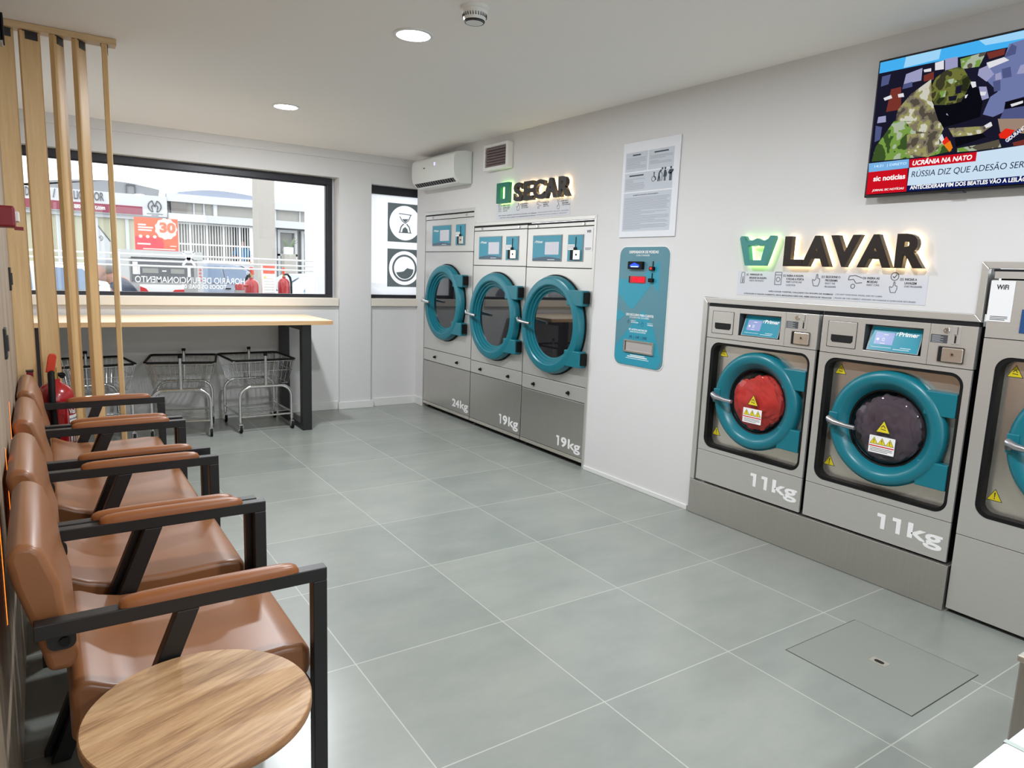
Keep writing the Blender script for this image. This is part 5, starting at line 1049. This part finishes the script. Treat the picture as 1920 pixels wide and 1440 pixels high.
# workshop with barred windows on the right
p0 = x1 + .02; px1 = fac(620, 440)[0]; zt2 = fac(400, 374)[1]; t = thing('workshop_building', 'white workshop with blue-grey vault and barred windows across the street', 'building', ((p0 + px1) / 2, YB_ + 3, GZ))
zc1, zc0 = zl(335, 478, 383.5), zl(335, 478, 406); zbm = zl(335, 478, 420); zst = zl(335, 478, 491); xr = fac(483, 400)[0]; xd = fac(520, 440)[0]
m = MB(); m.box(p0, px1, YB_ + .1, YB_ + .5, zc1, zt2 + .1); m.box(p0, px1, YB_ - .25, YB_ + .5, zbm, zc0); m.box(p0, xr + .3, YB_ + .1, YB_ + .5, GZ, zst); m.box(p0, p0 + .12, YB_ + .1, YB_ + .5, zst, zbm); m.box(xr - .05, xd, YB_ + .1, YB_ + .5, GZ, zbm); m.box(p0, px1, YB_ + .5, YB_ + 6, zt2 - .3, zt2); m.build('facade', FW, t)
A_ = [(fac(334, 376)[0], zt2)] + [(lambda p_: (p_.x, p_.z))(W3(px_, py_, YB_ + .3)) for px_, py_ in ((334, 360), (350, 358.5), (370, 357), (390, 356.5), (405, 357.3), (422, 359), (440, 361.5), (458, 364.5), (476, 368), (496, 373), (506, 377))]
A_ += [(A_[-1][0], zt2)]
MB((Vector((0, YB_ + .3, 0)),) + XZ[1:]).prism(A_, -6, 0).build('vault_roof', FB, t)
xw = fac(351, 388)[0]; xm = fac(406, 390)[0]
MB().box(p0 + .12, xw, YB_ + .15, YB_ + .4, zc0, zc1).build('dark_panel', mat('taupe panel', (120, 116, 112), .6), t)
cw = MB().box(xw, px1, YB_ + .3, YB_ + .4, zc0, zc1).build('clerestory_glass', CURT, t)
fr = MB().box(xm - .06, xm + .06, YB_ + .2, YB_ + .35, zc0, zc1)
for pxm in (366, 385, 520, 566): xx = fac(pxm, 390)[0]; fr.box(xx - .02, xx + .02, YB_ + .24, YB_ + .32, zc0, zc1)
fr.build('clerestory_mullions', FW, t)
gl = MB().box(p0 + .12, fac(441, 440)[0], YB_ + .35, YB_ + .4, zst, zbm).build('window_glass', CURT, t)
MB().box(fac(441, 440)[0], xr - .06, YB_ + .16, YB_ + .99, GZ, .358).build('floor_slab', FS, t)
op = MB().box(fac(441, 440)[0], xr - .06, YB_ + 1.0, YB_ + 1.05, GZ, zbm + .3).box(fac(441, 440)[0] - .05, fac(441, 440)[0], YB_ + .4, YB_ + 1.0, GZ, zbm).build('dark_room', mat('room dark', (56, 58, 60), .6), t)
g_ = MB(); n = 30
for k in range(n + 1): xx = p0 + .14 + (xr - .2 - p0) * k / n; w_ = .035 if k % 6 == 0 else .013; g_.box(xx - w_, xx + w_, YB_ + .11, YB_ + .14, zst, zbm)
for zz in (zst + .02, zl(335, 478, 460), zbm - .04): g_.box(p0 + .12, xr - .05, YB_ + .105, YB_ + .145, zz - .025, zz + .025)
g_.build('window_bars', WPRINT, t)
d1 = MB((Vector((0, YB_ + .2, 0)),) + WW[1:])
za, zb2 = zl(520, 590, 432), GZ + .3
for xa, xb in ((fac(523, 450)[0], fac(560, 450)[0]), (fac(568, 450)[0], px1)): d1.ring([(xa, zb2), (xb, zb2), (xb, za), (xa, za)], [(xa + .09, zb2 + .1), (xb - .09, zb2 + .1), (xb - .09, za - .1), (xa + .09, za - .1)], -.1, .04)
d1.box(fac(523, 450)[0], fac(560, 450)[0], zl(520, 590, 481), zl(520, 590, 477), -.05, .04); d1.build('entrance_door', FW, t)
MB().box(xd, px1, YB_ + .35, YB_ + .4, GZ, za + .3).build('entrance_glass', mat('entrance glass', (132, 132, 130), .12, var=.3, scale=1.5), t)
lv = MB()
for k in range(9): zz = zl(520, 590, 452) - .12 * k; lv.box(fac(576, 450)[0], px1 - .1, YB_ + .26, YB_ + .3, zz - .012, zz + .012)
lv.build('door_grille', INK, t)
# concrete column and the white porch post
c0, c1 = W3(481, 400, 9.0), W3(516, 400, 9.0)
tag(MB().box(c0.x, c1.x, 9.0, 9.35, GZ, 6.5).build('concrete_column', FS, bevel=.02), 'tall pale concrete column on the street before the workshop', 'column')
c0, c1 = W3(590, 450, 1.25), W3(640, 450, 1.25)
tag(MB().box(c0.x, c1.x, 1.25, 1.6, GZ, 3.4).build('porch_post', mat('bright white render', (244, 244, 246), .7, var=.01), bevel=.01), 'broad white post outside the right end of the large window', 'post')
# handrail
t = thing('handrail', 'white three-bar handrail running along outside the large window', 'handrail', (-1.8, 1.15, GZ))
for z in (1.38, 1.324, 1.276): MB().tube([(-5.2, 1.15, z), (-.66, 1.15, z)], .009, 8).build('rail', WPRINT, t, smooth=True)
for xx in (-4.4, -2.478): MB().box(xx - .012, xx + .012, 1.135, 1.165, GZ, 1.40).build('post', WPRINT, t)
# fuel dispenser with its topper sign
y = 2.5; a = W3(224, 466, y); b = W3(379, 474, y); zt = (a.z + b.z) / 2; xa, xb = a.x, b.x
t = thing('fuel_dispenser', 'grey fuel dispenser with dark display window outside the window', 'fuel pump', ((xa + xb) / 2, y + .25, GZ))
BG = mat('pump grey', (176, 176, 174), .45, var=.02); F2 = (Vector((0, y, 0)),) + WW[1:]
def fp(px, py): p = W3(px, py, y - .01); return p.x, p.z
MB().box(xa, xb, y, y + .5, GZ, zt).build('body', BG, t, bevel=.01)
MB(F2).box(xa, xb, zt - .09, zt, 0, .02).box(xa, xa + .085, GZ, zt - .09, 0, .014).box(xb - .06, xb, GZ, zt - .09, 0, .014).build('cabinet_frame', mat('pump pale', (192, 194, 194), .4), t)
p0, p1 = fp(245, 481), fp(364, 530); dw = MB(F2).box(p0[0], p1[0], p1[1], p0[1], 0, .02).build('display_window', mat('pump window', (74, 78, 84), .25, var=.04), t)
w_ = p1[0] - p0[0]; hz = p0[1] - p1[1]
MB(F2).box(p0[0] + w_ * .17, p0[0] + w_ * .42, p1[1] + hz * .36, p1[1] + hz * .55, .02, .024).box(p0[0] + w_ * .62, p0[0] + w_ * .84, p1[1] + hz * .36, p1[1] + hz * .55, .02, .024).build('displays', mat('lcd', (140, 142, 136), .3), dw)
MB(F2).box(p0[0] + w_ * .48, p0[0] + w_ * .55, p1[1] + hz * .43, p1[1] + hz * .48, .02, .024).box(p0[0] + w_ * .02, p0[0] + w_ * .10, p1[1] + hz * .3, p1[1] + hz * .8, .02, .024).box(p0[0] + w_ * .105, p0[0] + w_ * .13, p1[1] + hz * .3, p1[1] + hz * .62, .02, .024).build('white_marks', WPRINT, dw)
pb = fp(262, 533); pc = fp(345, 546); sk = MB(F2).box(pb[0], pc[0], pc[1] - .3, pb[1], 0, .03).build('lower_panel', WPRINT, t)
MB(F2).prism([(pb[0], pb[1] - .02), (pb[0] + .06, pb[1] - .045), (pb[0] + .09, pb[1] - .09), (pb[0], pb[1] - .09)], .03, .034).prism([(pc[0], pb[1] - .05), (pc[0] - .1, pb[1] - .055), (pc[0] - .13, pb[1] - .09), (pc[0], pb[1] - .09)], .03, .034).build('red_corners', REDP, sk)
kz_ = MB(F2)
for k in range(4): kz_.ring(circ(xb - .03, zt - .2 - .04 * k, .014, 12), circ(xb - .03, zt - .2 - .04 * k, .007, 12), .014, .018)
kz_.build('pictograms', REDP, t)
ys = y + .2; F3 = (Vector((0, ys, 0)),) + WW[1:]
def sp_(px, py): p = W3(px, py, ys); return p.x, p.z
ORG = mat('orange board', (236, 104, 66), .5, var=.02); s0 = sp_(251, 406); s1 = sp_(335, 468)
so = thing('promotion_board', 'orange promotion board with a large 30 on top of the fuel dispenser', 'sign', ((s0[0] + s1[0]) / 2, ys, zt))
w_ = s1[0] - s0[0]; zb_ = zt; ht = s0[1] - zt
def sb(u, v): return s0[0] + w_ * u, zb_ + ht * v
MB(F3).box(s0[0], s1[0], zb_ + .001, s0[1], -.02, 0).build('board', ORG, so)
MB(F3).prism([sb(0, .0), sb(.64, 0), sb(.66, .2), sb(.62, .34), sb(.5, .42), sb(0, .42)], 0, .003).prism([sb(.0, 0), sb(1, 0), sb(1, .03), sb(0, .03)], 0, .0031).build('red_field', mat('coral red', (224, 52, 68), .5), so)
cl_2 = MB(F3); c_ = sb(.72, .68); P = []
for k in range(48): q = 2 * math.pi * k / 48; rr = 1 + .05 * math.cos(q * 11); P.append((c_[0] + w_ * .255 * rr * math.cos(q), c_[1] + ht * .32 * rr * math.sin(q)))
cl_2.prism(P, .003, .006); o = cl_2.build('splash', mat('cream print', (236, 218, 208), .5), so)
x = MB(F3); q0, q1 = sb(.57, .56), sb(.94, .88); x.text('30', q0[0], q1[0], q0[1], q1[1], .006, .009, 0, .05); x.build('number', mat('orange print', (238, 116, 82), .5), o)
x = MB(F3)
for k, l_ in enumerate((.18, .34, .31)): q0 = sb(.08, .80 - .08 * k); x.box(q0[0], q0[0] + w_ * l_, q0[1] - ht * .05, q0[1], .003, .006)
for k in range(3): q0 = sb(.13 + .16 * k, .42); x.cyl(q0[0], q0[1], ht * .05, .003, .006, 16)
q0 = sb(.05, .17); x.box(q0[0], q0[0] + w_ * .3, q0[1], q0[1] + ht * .05, .003, .006); q0 = sb(.8, .14); x.box(q0[0], q0[0] + w_ * .15, q0[1], q0[1] + ht * .03, .003, .006); q0 = sb(.17, .03); x.box(q0[0], q0[0] + w_ * .75, q0[1], q0[1] + ht * .035, .0032, .006)
x.build('print_lines', mat('cream print', (236, 218, 208), .5), so)
# safety board with two extinguishers
y = 2.9; a = W3(491, 497, y); b = W3(517, 497, y)
t = thing('safety_board', 'white safety board with two red bands between the outdoor extinguishers', 'sign', ((a.x + b.x) / 2, y, GZ))
MB().box(a.x, b.x, y, y + .04, GZ, a.z).build('board', mat('white board', (236, 232, 228), .5), t)
F4 = (Vector((0, y, 0)),) + WW[1:]; w_ = b.x - a.x
MB(F4).box(a.x + .01, b.x - .01, a.z - .035, a.z - .004, 0, .004).box(a.x + .015, b.x - .015, a.z - .105, a.z - .065, 0, .004).build('red_bands', mat('orange red band', (240, 96, 74), .5), t)
x = MB(F4); [x.box(a.x + .02, b.x - .02, a.z - .17 - .035 * k, a.z - .167 - .035 * k, 0, .003) for k in range(6)]; x.build('print_lines', mat('pale ink', (180, 180, 178), .5), t); warn(MB(F4), 0, 0, 1, 0)
x = MB(F4); x.prism([(a.x + .02, a.z - .16), (a.x + .05, a.z - .16), (a.x + .035, a.z - .13)], 0, .004); x.build('yellow_mark', YEL, t)
for k, (pxc, dz, lab) in enumerate(((470, 522, 'red fire extinguisher outdoors to the left of the safety board'), (531, 520, 'red fire extinguisher outdoors to the right of the safety board'))):
    q = W3(pxc, dz, y + .05); e_ = extinguisher(lab, q.x, y + .02, 0, 1.0 if k else 1.16, False, 'outdoor fire extinguishers', 60 if k else -150); e_.location.z = q.z - .49 * e_.scale.x
    sh = MB().box(q.x - .088, q.x + .088, y - .07, y + .11, GZ, e_.location.z - .001).build('extinguisher_plinth', mat('grey plinth', (150, 150, 150), .6), bevel=.01)
    tag(sh, ('grey plinth under the left outdoor extinguisher', 'grey plinth under the right outdoor extinguisher')[k], 'plinth')
y = 2.55; q = W3(449, 536, y); t = thing('watering_can', 'small red can with a spout beside the left outdoor extinguisher', 'can', (q.x, y, q.z))
MB((Vector((q.x, y, q.z)),) + IDF[1:]).lathe([(.001, -.05), (.05, -.05), (.056, 0), (.04, .03), (.001, .034)], n=20).build('can', RED, t, smooth=True)
MB((Vector((q.x, y, q.z)),) + IDF[1:]).tube([(.045, 0, 0), (.10, -.01, .01)], .014, 8).build('spout', RED, t); MB((Vector((q.x, y, q.z)),) + IDF[1:]).box(-.05, .05, -.05, .05, GZ - q.z, -.05).build('pedestal', mat('grey plinth', (150, 150, 150), .6), t)
# cars
def car(label, paint, loc, rz, k=1.0):
    t = thing('car', label, 'car', (0, 0, 0), 'cars parked across the street')
    st = [(-2.05, .34, .55, .60, .60, .45), (-1.98, .24, .62, .72, .78, .6), (-1.4, .2, .86, .90, .84, .74), (-.95, .2, .92, .96, .86, .76), (-.2, .2, .93, 1.40, .86, .62), (.35, .2, .94, 1.46, .87, .62), (1.2, .2, .95, 1.42, .86, .60), (1.85, .26, .96, 1.05, .82, .66), (2.0, .34, .9, .94, .76, .64), (2.04, .4, .6, .62, .7, .6)]
    L = []
    for x, zb, zl_, zr, hw, hr in st:
        L.append([(x, -hw * .9, zb), (x, -hw, zb + .18), (x, -hw * .985, zl_), (x, -hr, zr - .02), (x, -hr * .6, zr), (x, hr * .6, zr), (x, hr, zr - .02), (x, hw * .985, zl_), (x, hw, zb + .18), (x, hw * .9, zb)])
    MB().loft(L).build('body', paint, t, smooth=True, angle=45, bevel=.0)
    wg = mat('car window', (104, 122, 146), .08, var=.1)
    for s in (-1, 1):
        g1 = MB(); q = lambda x, z, hw: (x, s * hw, z)
        g1.add([q(-.78, .965, .872), q(.30, .985, .878), q(.30, 1.38, .672), q(-.16, 1.34, .672)], [(0, 1, 2, 3)]); g1.add([q(.36, .985, .878), q(1.15, .99, .872), q(1.35, 1.06, .832), q(1.1, 1.36, .655), q(.36, 1.385, .67)], [(0, 1, 2, 3, 4)])
        g1.build('side_windows', wg, t)
        MB((Vector((-.62, s * .9, 1.0)),) + IDF[1:]).ball((0, 0, 0), (.07, .09, .06), 10).build('wing_mirror', paint, t, smooth=True)
        h_ = MB().box(.2, .34, s * .875 - .01, s * .875 + .01, .84, .87).box(1.0, 1.12, s * .872 - .01, s * .872 + .01, .85, .88).build('door_handle', RUBBER, t)
    MB().add([(-.93, -.7, .985), (-.93, .7, .985), (-.24, .56, 1.395), (-.24, -.56, 1.395)], [(0, 1, 2, 3)]).build('windscreen', wg, t)
    MB().add([(1.84, -.62, 1.075), (1.84, .62, 1.075), (1.27, .54, 1.41), (1.27, -.54, 1.41)], [(0, 1, 2, 3)]).build('rear_window', wg, t)
    for s in (-1, 1):
        MB().box(1.93, 2.03, s * .66 - .1, s * .66 + .1, .74, .92).build('tail_lamp', REDP, t, bevel=.02); MB().box(-2.06, -1.94, s * .52 - .14, s * .52 + .14, .6, .7).build('headlamp', CHROME, t, bevel=.02)
        for xw in (-1.28, 1.3):
            wh = MB((Vector((xw, s * .80, .31)), Vector((1, 0, 0)), Vector((0, 0, 1)), Vector((0, 1, 0)))).lathe([(.001, -.08), (.2, -.085), (.29, -.09), (.31, -.06), (.31, .06), (.29, .09), (.2, .085), (.001, .08)], n=28).build('wheel', RUBBER, t, smooth=True)
            MB((Vector((xw, s * .80, .31)), Vector((1, 0, 0)), Vector((0, 0, 1)), Vector((0, 1, 0)))).lathe([(.001, s * .088), (.19, s * .09), (.19, s * .08), (.001, s * .08)], n=24).build('wheel_rim', CHROME, wh)
    t.location = loc; t.rotation_euler = (0, 0, math.radians(rz)); t.scale = (k, k, k); return t
q = W3(440, 500, 13.6); car('blue-grey hatchback parked behind the fuel dispenser', mat('blue grey paint', (138, 148, 166), .25, var=.02, coat=.5), (q.x - .3, 13.6, GZ), 192, 1.06)
q = W3(566, 520, 9.6); car('white car parked at the right edge of the large window', mat('white car paint', (226, 236, 240), .25, var=.01, coat=.5), (q.x + .95, 9.6, GZ), 186, .96)
q = W3(150, 540, 9.0); car('pale car parked at the left behind the slats', mat('pale car paint', (222, 228, 230), .25, var=.01, coat=.5), (q.x - 1.1, 9.5, GZ), 5, 1.0)
# potted plant in the doorway
q = W3(541, 477, 19.3); t = thing('potted_plant', 'spiky plant in a white square pot before the workshop door', 'potted plant', (q.x, 19.3, GZ))
MB().box(q.x - .14, q.x + .14, 19.16, 19.44, q.z, q.z + .25).build('pot', WPRINT, t, bevel=.012); MB().box(q.x - .2, q.x + .2, 19.1, 19.5, GZ, q.z - .001).build('stand', FS, t)
lf = MB(); random.seed(2)
for k in range(14):
    an = random.uniform(0, 6.28); o_ = random.uniform(.05, .28); hh = random.uniform(.2, .42); bx_, by_ = q.x + .06 * math.cos(an), 19.3 + .06 * math.sin(an)
    lf.tube([(bx_, by_, q.z + .22), (bx_ + o_ * .5 * math.cos(an), by_ + o_ * .4 * math.sin(an), q.z + .24 + hh * .6), (bx_ + o_ * math.cos(an), by_ + o_ * .6 * math.sin(an), q.z + .24 + hh)], [.02, .02, .003], 5)
lf.build('leaves', mat('sage leaf', (122, 138, 112), .6, var=.2), t)
# people
SKIN = mat('skin', (176, 134, 116), .55, var=.04); SKIN2 = mat('pink skin', (222, 170, 150), .55, var=.04)

def skinned(nm, nodes, edges, mat_, parent, sub=2):
    me = bpy.data.meshes.new(nm); me.from_pydata([tuple(n[:3]) for n in nodes], edges, []); me.materials.append(mat_)
    o = bpy.data.objects.new(nm, me); COL.objects.link(o); o.parent = parent
    sk = o.modifiers.new('skin', 'SKIN'); sk.use_smooth_shade = True
    for i, n in enumerate(nodes): L = me.skin_vertices[0].data[i]; L.radius = (n[3], n[4] if len(n) > 4 else n[3]); L.use_root = (i == 0)
    s_ = o.modifiers.new('sub', 'SUBSURF'); s_.levels = sub; s_.render_levels = sub
    return o
def human(label, loc, rz, J, skin, top, legs, hair, cap=None, group=None):
    """J: joints in a local frame with +x forward, +y to the left, z up from the feet"""
    t = thing('person', label, 'person', (0, 0, 0), group); N = []; E = []
    def chain(pts, start=None):
        prev = start
        for p in pts:
            N.append(p); k = len(N) - 1
            if prev is not None: E.append((prev, k))
            prev = k
        return prev
    pel = chain([J['pelvis'] + (.13, .15)]); sp = chain([J['waist'] + (.11, .14)], pel); ch = chain([J['chest'] + (.12, .16)], sp); nb = chain([J['neck'] + (.058,)], ch)
    hx, hy, hz = J['head']; fx = J.get('look', (1, 0))
    jaw = chain([(hx + .012, hy, hz - .075, .062, .066), (hx, hy, hz, .088, .078), (hx - .012, hy, hz + .065, .078, .07), (hx - .012, hy, hz + .10, .04, .04)], nb)
    N.append((hx + .098, hy, hz - .012, .017)); E.append((nb + 2, len(N) - 1)); 
    for s in (-1, 1): N.append((hx - .005, hy + s * .084, hz - .005, .016, .022)); E.append((nb + 2, len(N) - 1))
    for s, sd in ((-1, 'r'), (1, 'l')):
        sh, el, wr = J['shoulder_' + sd], J['elbow_' + sd], J['wrist_' + sd]
        w_ = chain([sh + (.055,), el + (.042,), wr + (.027,)], ch); d = (Vector(wr) - Vector(el)).normalized(); side = Vector((0, 0, 1)).cross(d); side = side.normalized() if side.length > .1 else Vector((1, 0, 0))
        pm_ = Vector(wr) + d * .055; pk = chain([tuple(pm_) + (.034, .018)], w_)
        for f in range(4):
            b = pm_ + d * .04 + side * (.027 - .018 * f); L = (.07, .08, .075, .058)[f]; chain([tuple(b) + (.0095,), tuple(b + d * L * .55 + Vector((0, 0, -.006))) + (.009,), tuple(b + d * L * .95 + Vector((0, 0, -.02))) + (.008,)], pk)
        b = Vector(wr) + d * .03 + side * .035; chain([tuple(b) + (.011,), tuple(b + d * .04 + side * .02) + (.0095,)], pk)
        hp, kn, an = J['hip_' + sd], J['knee_' + sd], J['ankle_' + sd]
        chain([hp + (.085,), kn + (.06,), an + (.04,), (an[0] + .13, an[1] + s * .02, an[2] - .045, .035, .045)], pel)
    skinned('body', N, E, skin, t)
    # clothing
    def cloth(nm, lines, m):
        NN = [lines[0][0]]; EE = []
        for ln in lines:
            prev = 0
            for p in ln[1:]: NN.append(p); EE.append((prev, len(NN) - 1)); prev = len(NN) - 1
        return skinned(nm, NN, EE, m, t)
    c0 = J['chest'] + (.145, .185)
    up = [[c0, J['waist'] + (.135, .165), J['pelvis'] + (.15, .17)], [c0, tuple(Vector(J['chest']).lerp(Vector(J['neck']), .75)) + (.075,)]]
    for sd in 'rl': up.append([c0, J['shoulder_' + sd] + (.07,), J['elbow_' + sd] + ((.058,) if cap else (.062,))] + ([tuple(Vector(J['elbow_' + sd]).lerp(Vector(J['wrist_' + sd]), .9)) + (.042,)] if cap else []))
    j_ = cloth('jacket' if cap else 'shirt', up, top)
    p0 = J['pelvis'] + (.145, .165); lo = []
    for sd in 'rl': lo.append([p0, J['hip_' + sd] + (.1,), J['knee_' + sd] + (.075,), J['ankle_' + sd] + (.06,)])
    cloth('trousers', lo, legs)
    for sd, s in (('r', -1), ('l', 1)):
        a = J['ankle_' + sd]; MB().ball((a[0] + .06, a[1] + s * .01, .045), (.14, .05, .045), 12).build('shoe', RUBBER, t, smooth=True)
        MB().ball((hx + .076, hy + s * .032, hz + .012), (.008, .012, .009), 8).build('eye', mat('eye dark', (50, 40, 36), .3), t, smooth=True)
    MB().tube([(hx + .086, hy - .022, hz - .05), (hx + .09, hy, hz - .052), (hx + .086, hy + .022, hz - .05)], [.004, .006, .004], 6).build('mouth', mat('lip', (170, 96, 88), .5), t)
    MB().ball((hx - .024, hy, hz + .03), (.094, .088, .082), 14).build('hair', hair, t, smooth=True)
    if cap:
        c_ = MB().lathe([(.001, .062), (.05, .058), (.082, .036), (.096, .0), (.096, -.014), (.001, -.014)], n=24); c_.v = [Vector((v.x * 1.04 + hx - .012, v.y * .94 + hy, v.z + hz + .072)) for v in c_.v]; c_.build('cap', cap, t, smooth=True)
        MB().prism([(hx + .05, hy - .07), (hx + .11, hy - .06), (hx + .155, hy - .025), (hx + .155, hy + .025), (hx + .11, hy + .06), (hx + .05, hy + .07)], hz + .056, hz + .064).build('cap_visor', cap, t)
        s_ = J['shoulder_r']; e_ = J['elbow_r']; m_ = Vector(s_).lerp(Vector(e_), .3); MB().ball((m_.x, m_.y - .066, m_.z), (.03, .01, .03), 10).build('sleeve_badge', REDP, j_, smooth=True)
    t.location = loc; t.rotation_euler = (0, 0, math.radians(rz)); return t
hc = W3(191, 506, 1.9)
J = dict(pelvis=(-.30, 0, .80), waist=(-.24, 0, 1.0), chest=(-.14, 0, 1.24), neck=(-.03, 0, 1.405), head=(.05, 0, hc.z - GZ), shoulder_r=(-.13, -.19, 1.31), elbow_r=(-.06, -.24, 1.03), wrist_r=(.14, -.2, .92), shoulder_l=(-.13, .19, 1.31), elbow_l=(-.06, .24, 1.03), wrist_l=(.14, .2, .92),
         hip_r=(-.30, -.1, .74), knee_r=(-.16, -.11, .45), ankle_r=(-.34, -.11, .085), hip_l=(-.30, .1, .74), knee_l=(-.08, .11, .46), ankle_l=(.02, .11, .085))
human('stooping person in a pale cap and navy jacket behind the slats, seen outside', (hc.x + .05, hc.y, GZ), 180, J, SKIN, mat('navy jacket', (62, 70, 88), .7, var=.08), mat('dark trousers', (50, 52, 60), .8), mat('grey hair', (150, 146, 140), .8), mat('pale cap', (158, 162, 168), .7))
q = W3(452, 470, 20.5); fl_z = .36
J = dict(pelvis=(0, 0, .93), waist=(0, 0, 1.1), chest=(0, 0, 1.34), neck=(0, 0, 1.52), head=(.02, 0, 1.63), shoulder_r=(0, -.2, 1.43), elbow_r=(.02, -.29, 1.16), wrist_r=(.18, -.22, 1.14), shoulder_l=(0, .2, 1.43), elbow_l=(.02, .29, 1.16), wrist_l=(.2, .24, 1.02),
         hip_r=(0, -.1, .88), knee_r=(.02, -.1, .5), ankle_r=(0, -.1, .085), hip_l=(0, .1, .88), knee_l=(.02, .1, .5), ankle_l=(0, .1, .085))
human('person in a bright blue shirt standing behind the white window bars across the street', (q.x, 20.36, fl_z), -90, J, SKIN2, mat('blue shirt', (30, 140, 196), .7, var=.05), mat('dark trousers', (50, 52, 60), .8), mat('short hair', (150, 110, 90), .8))
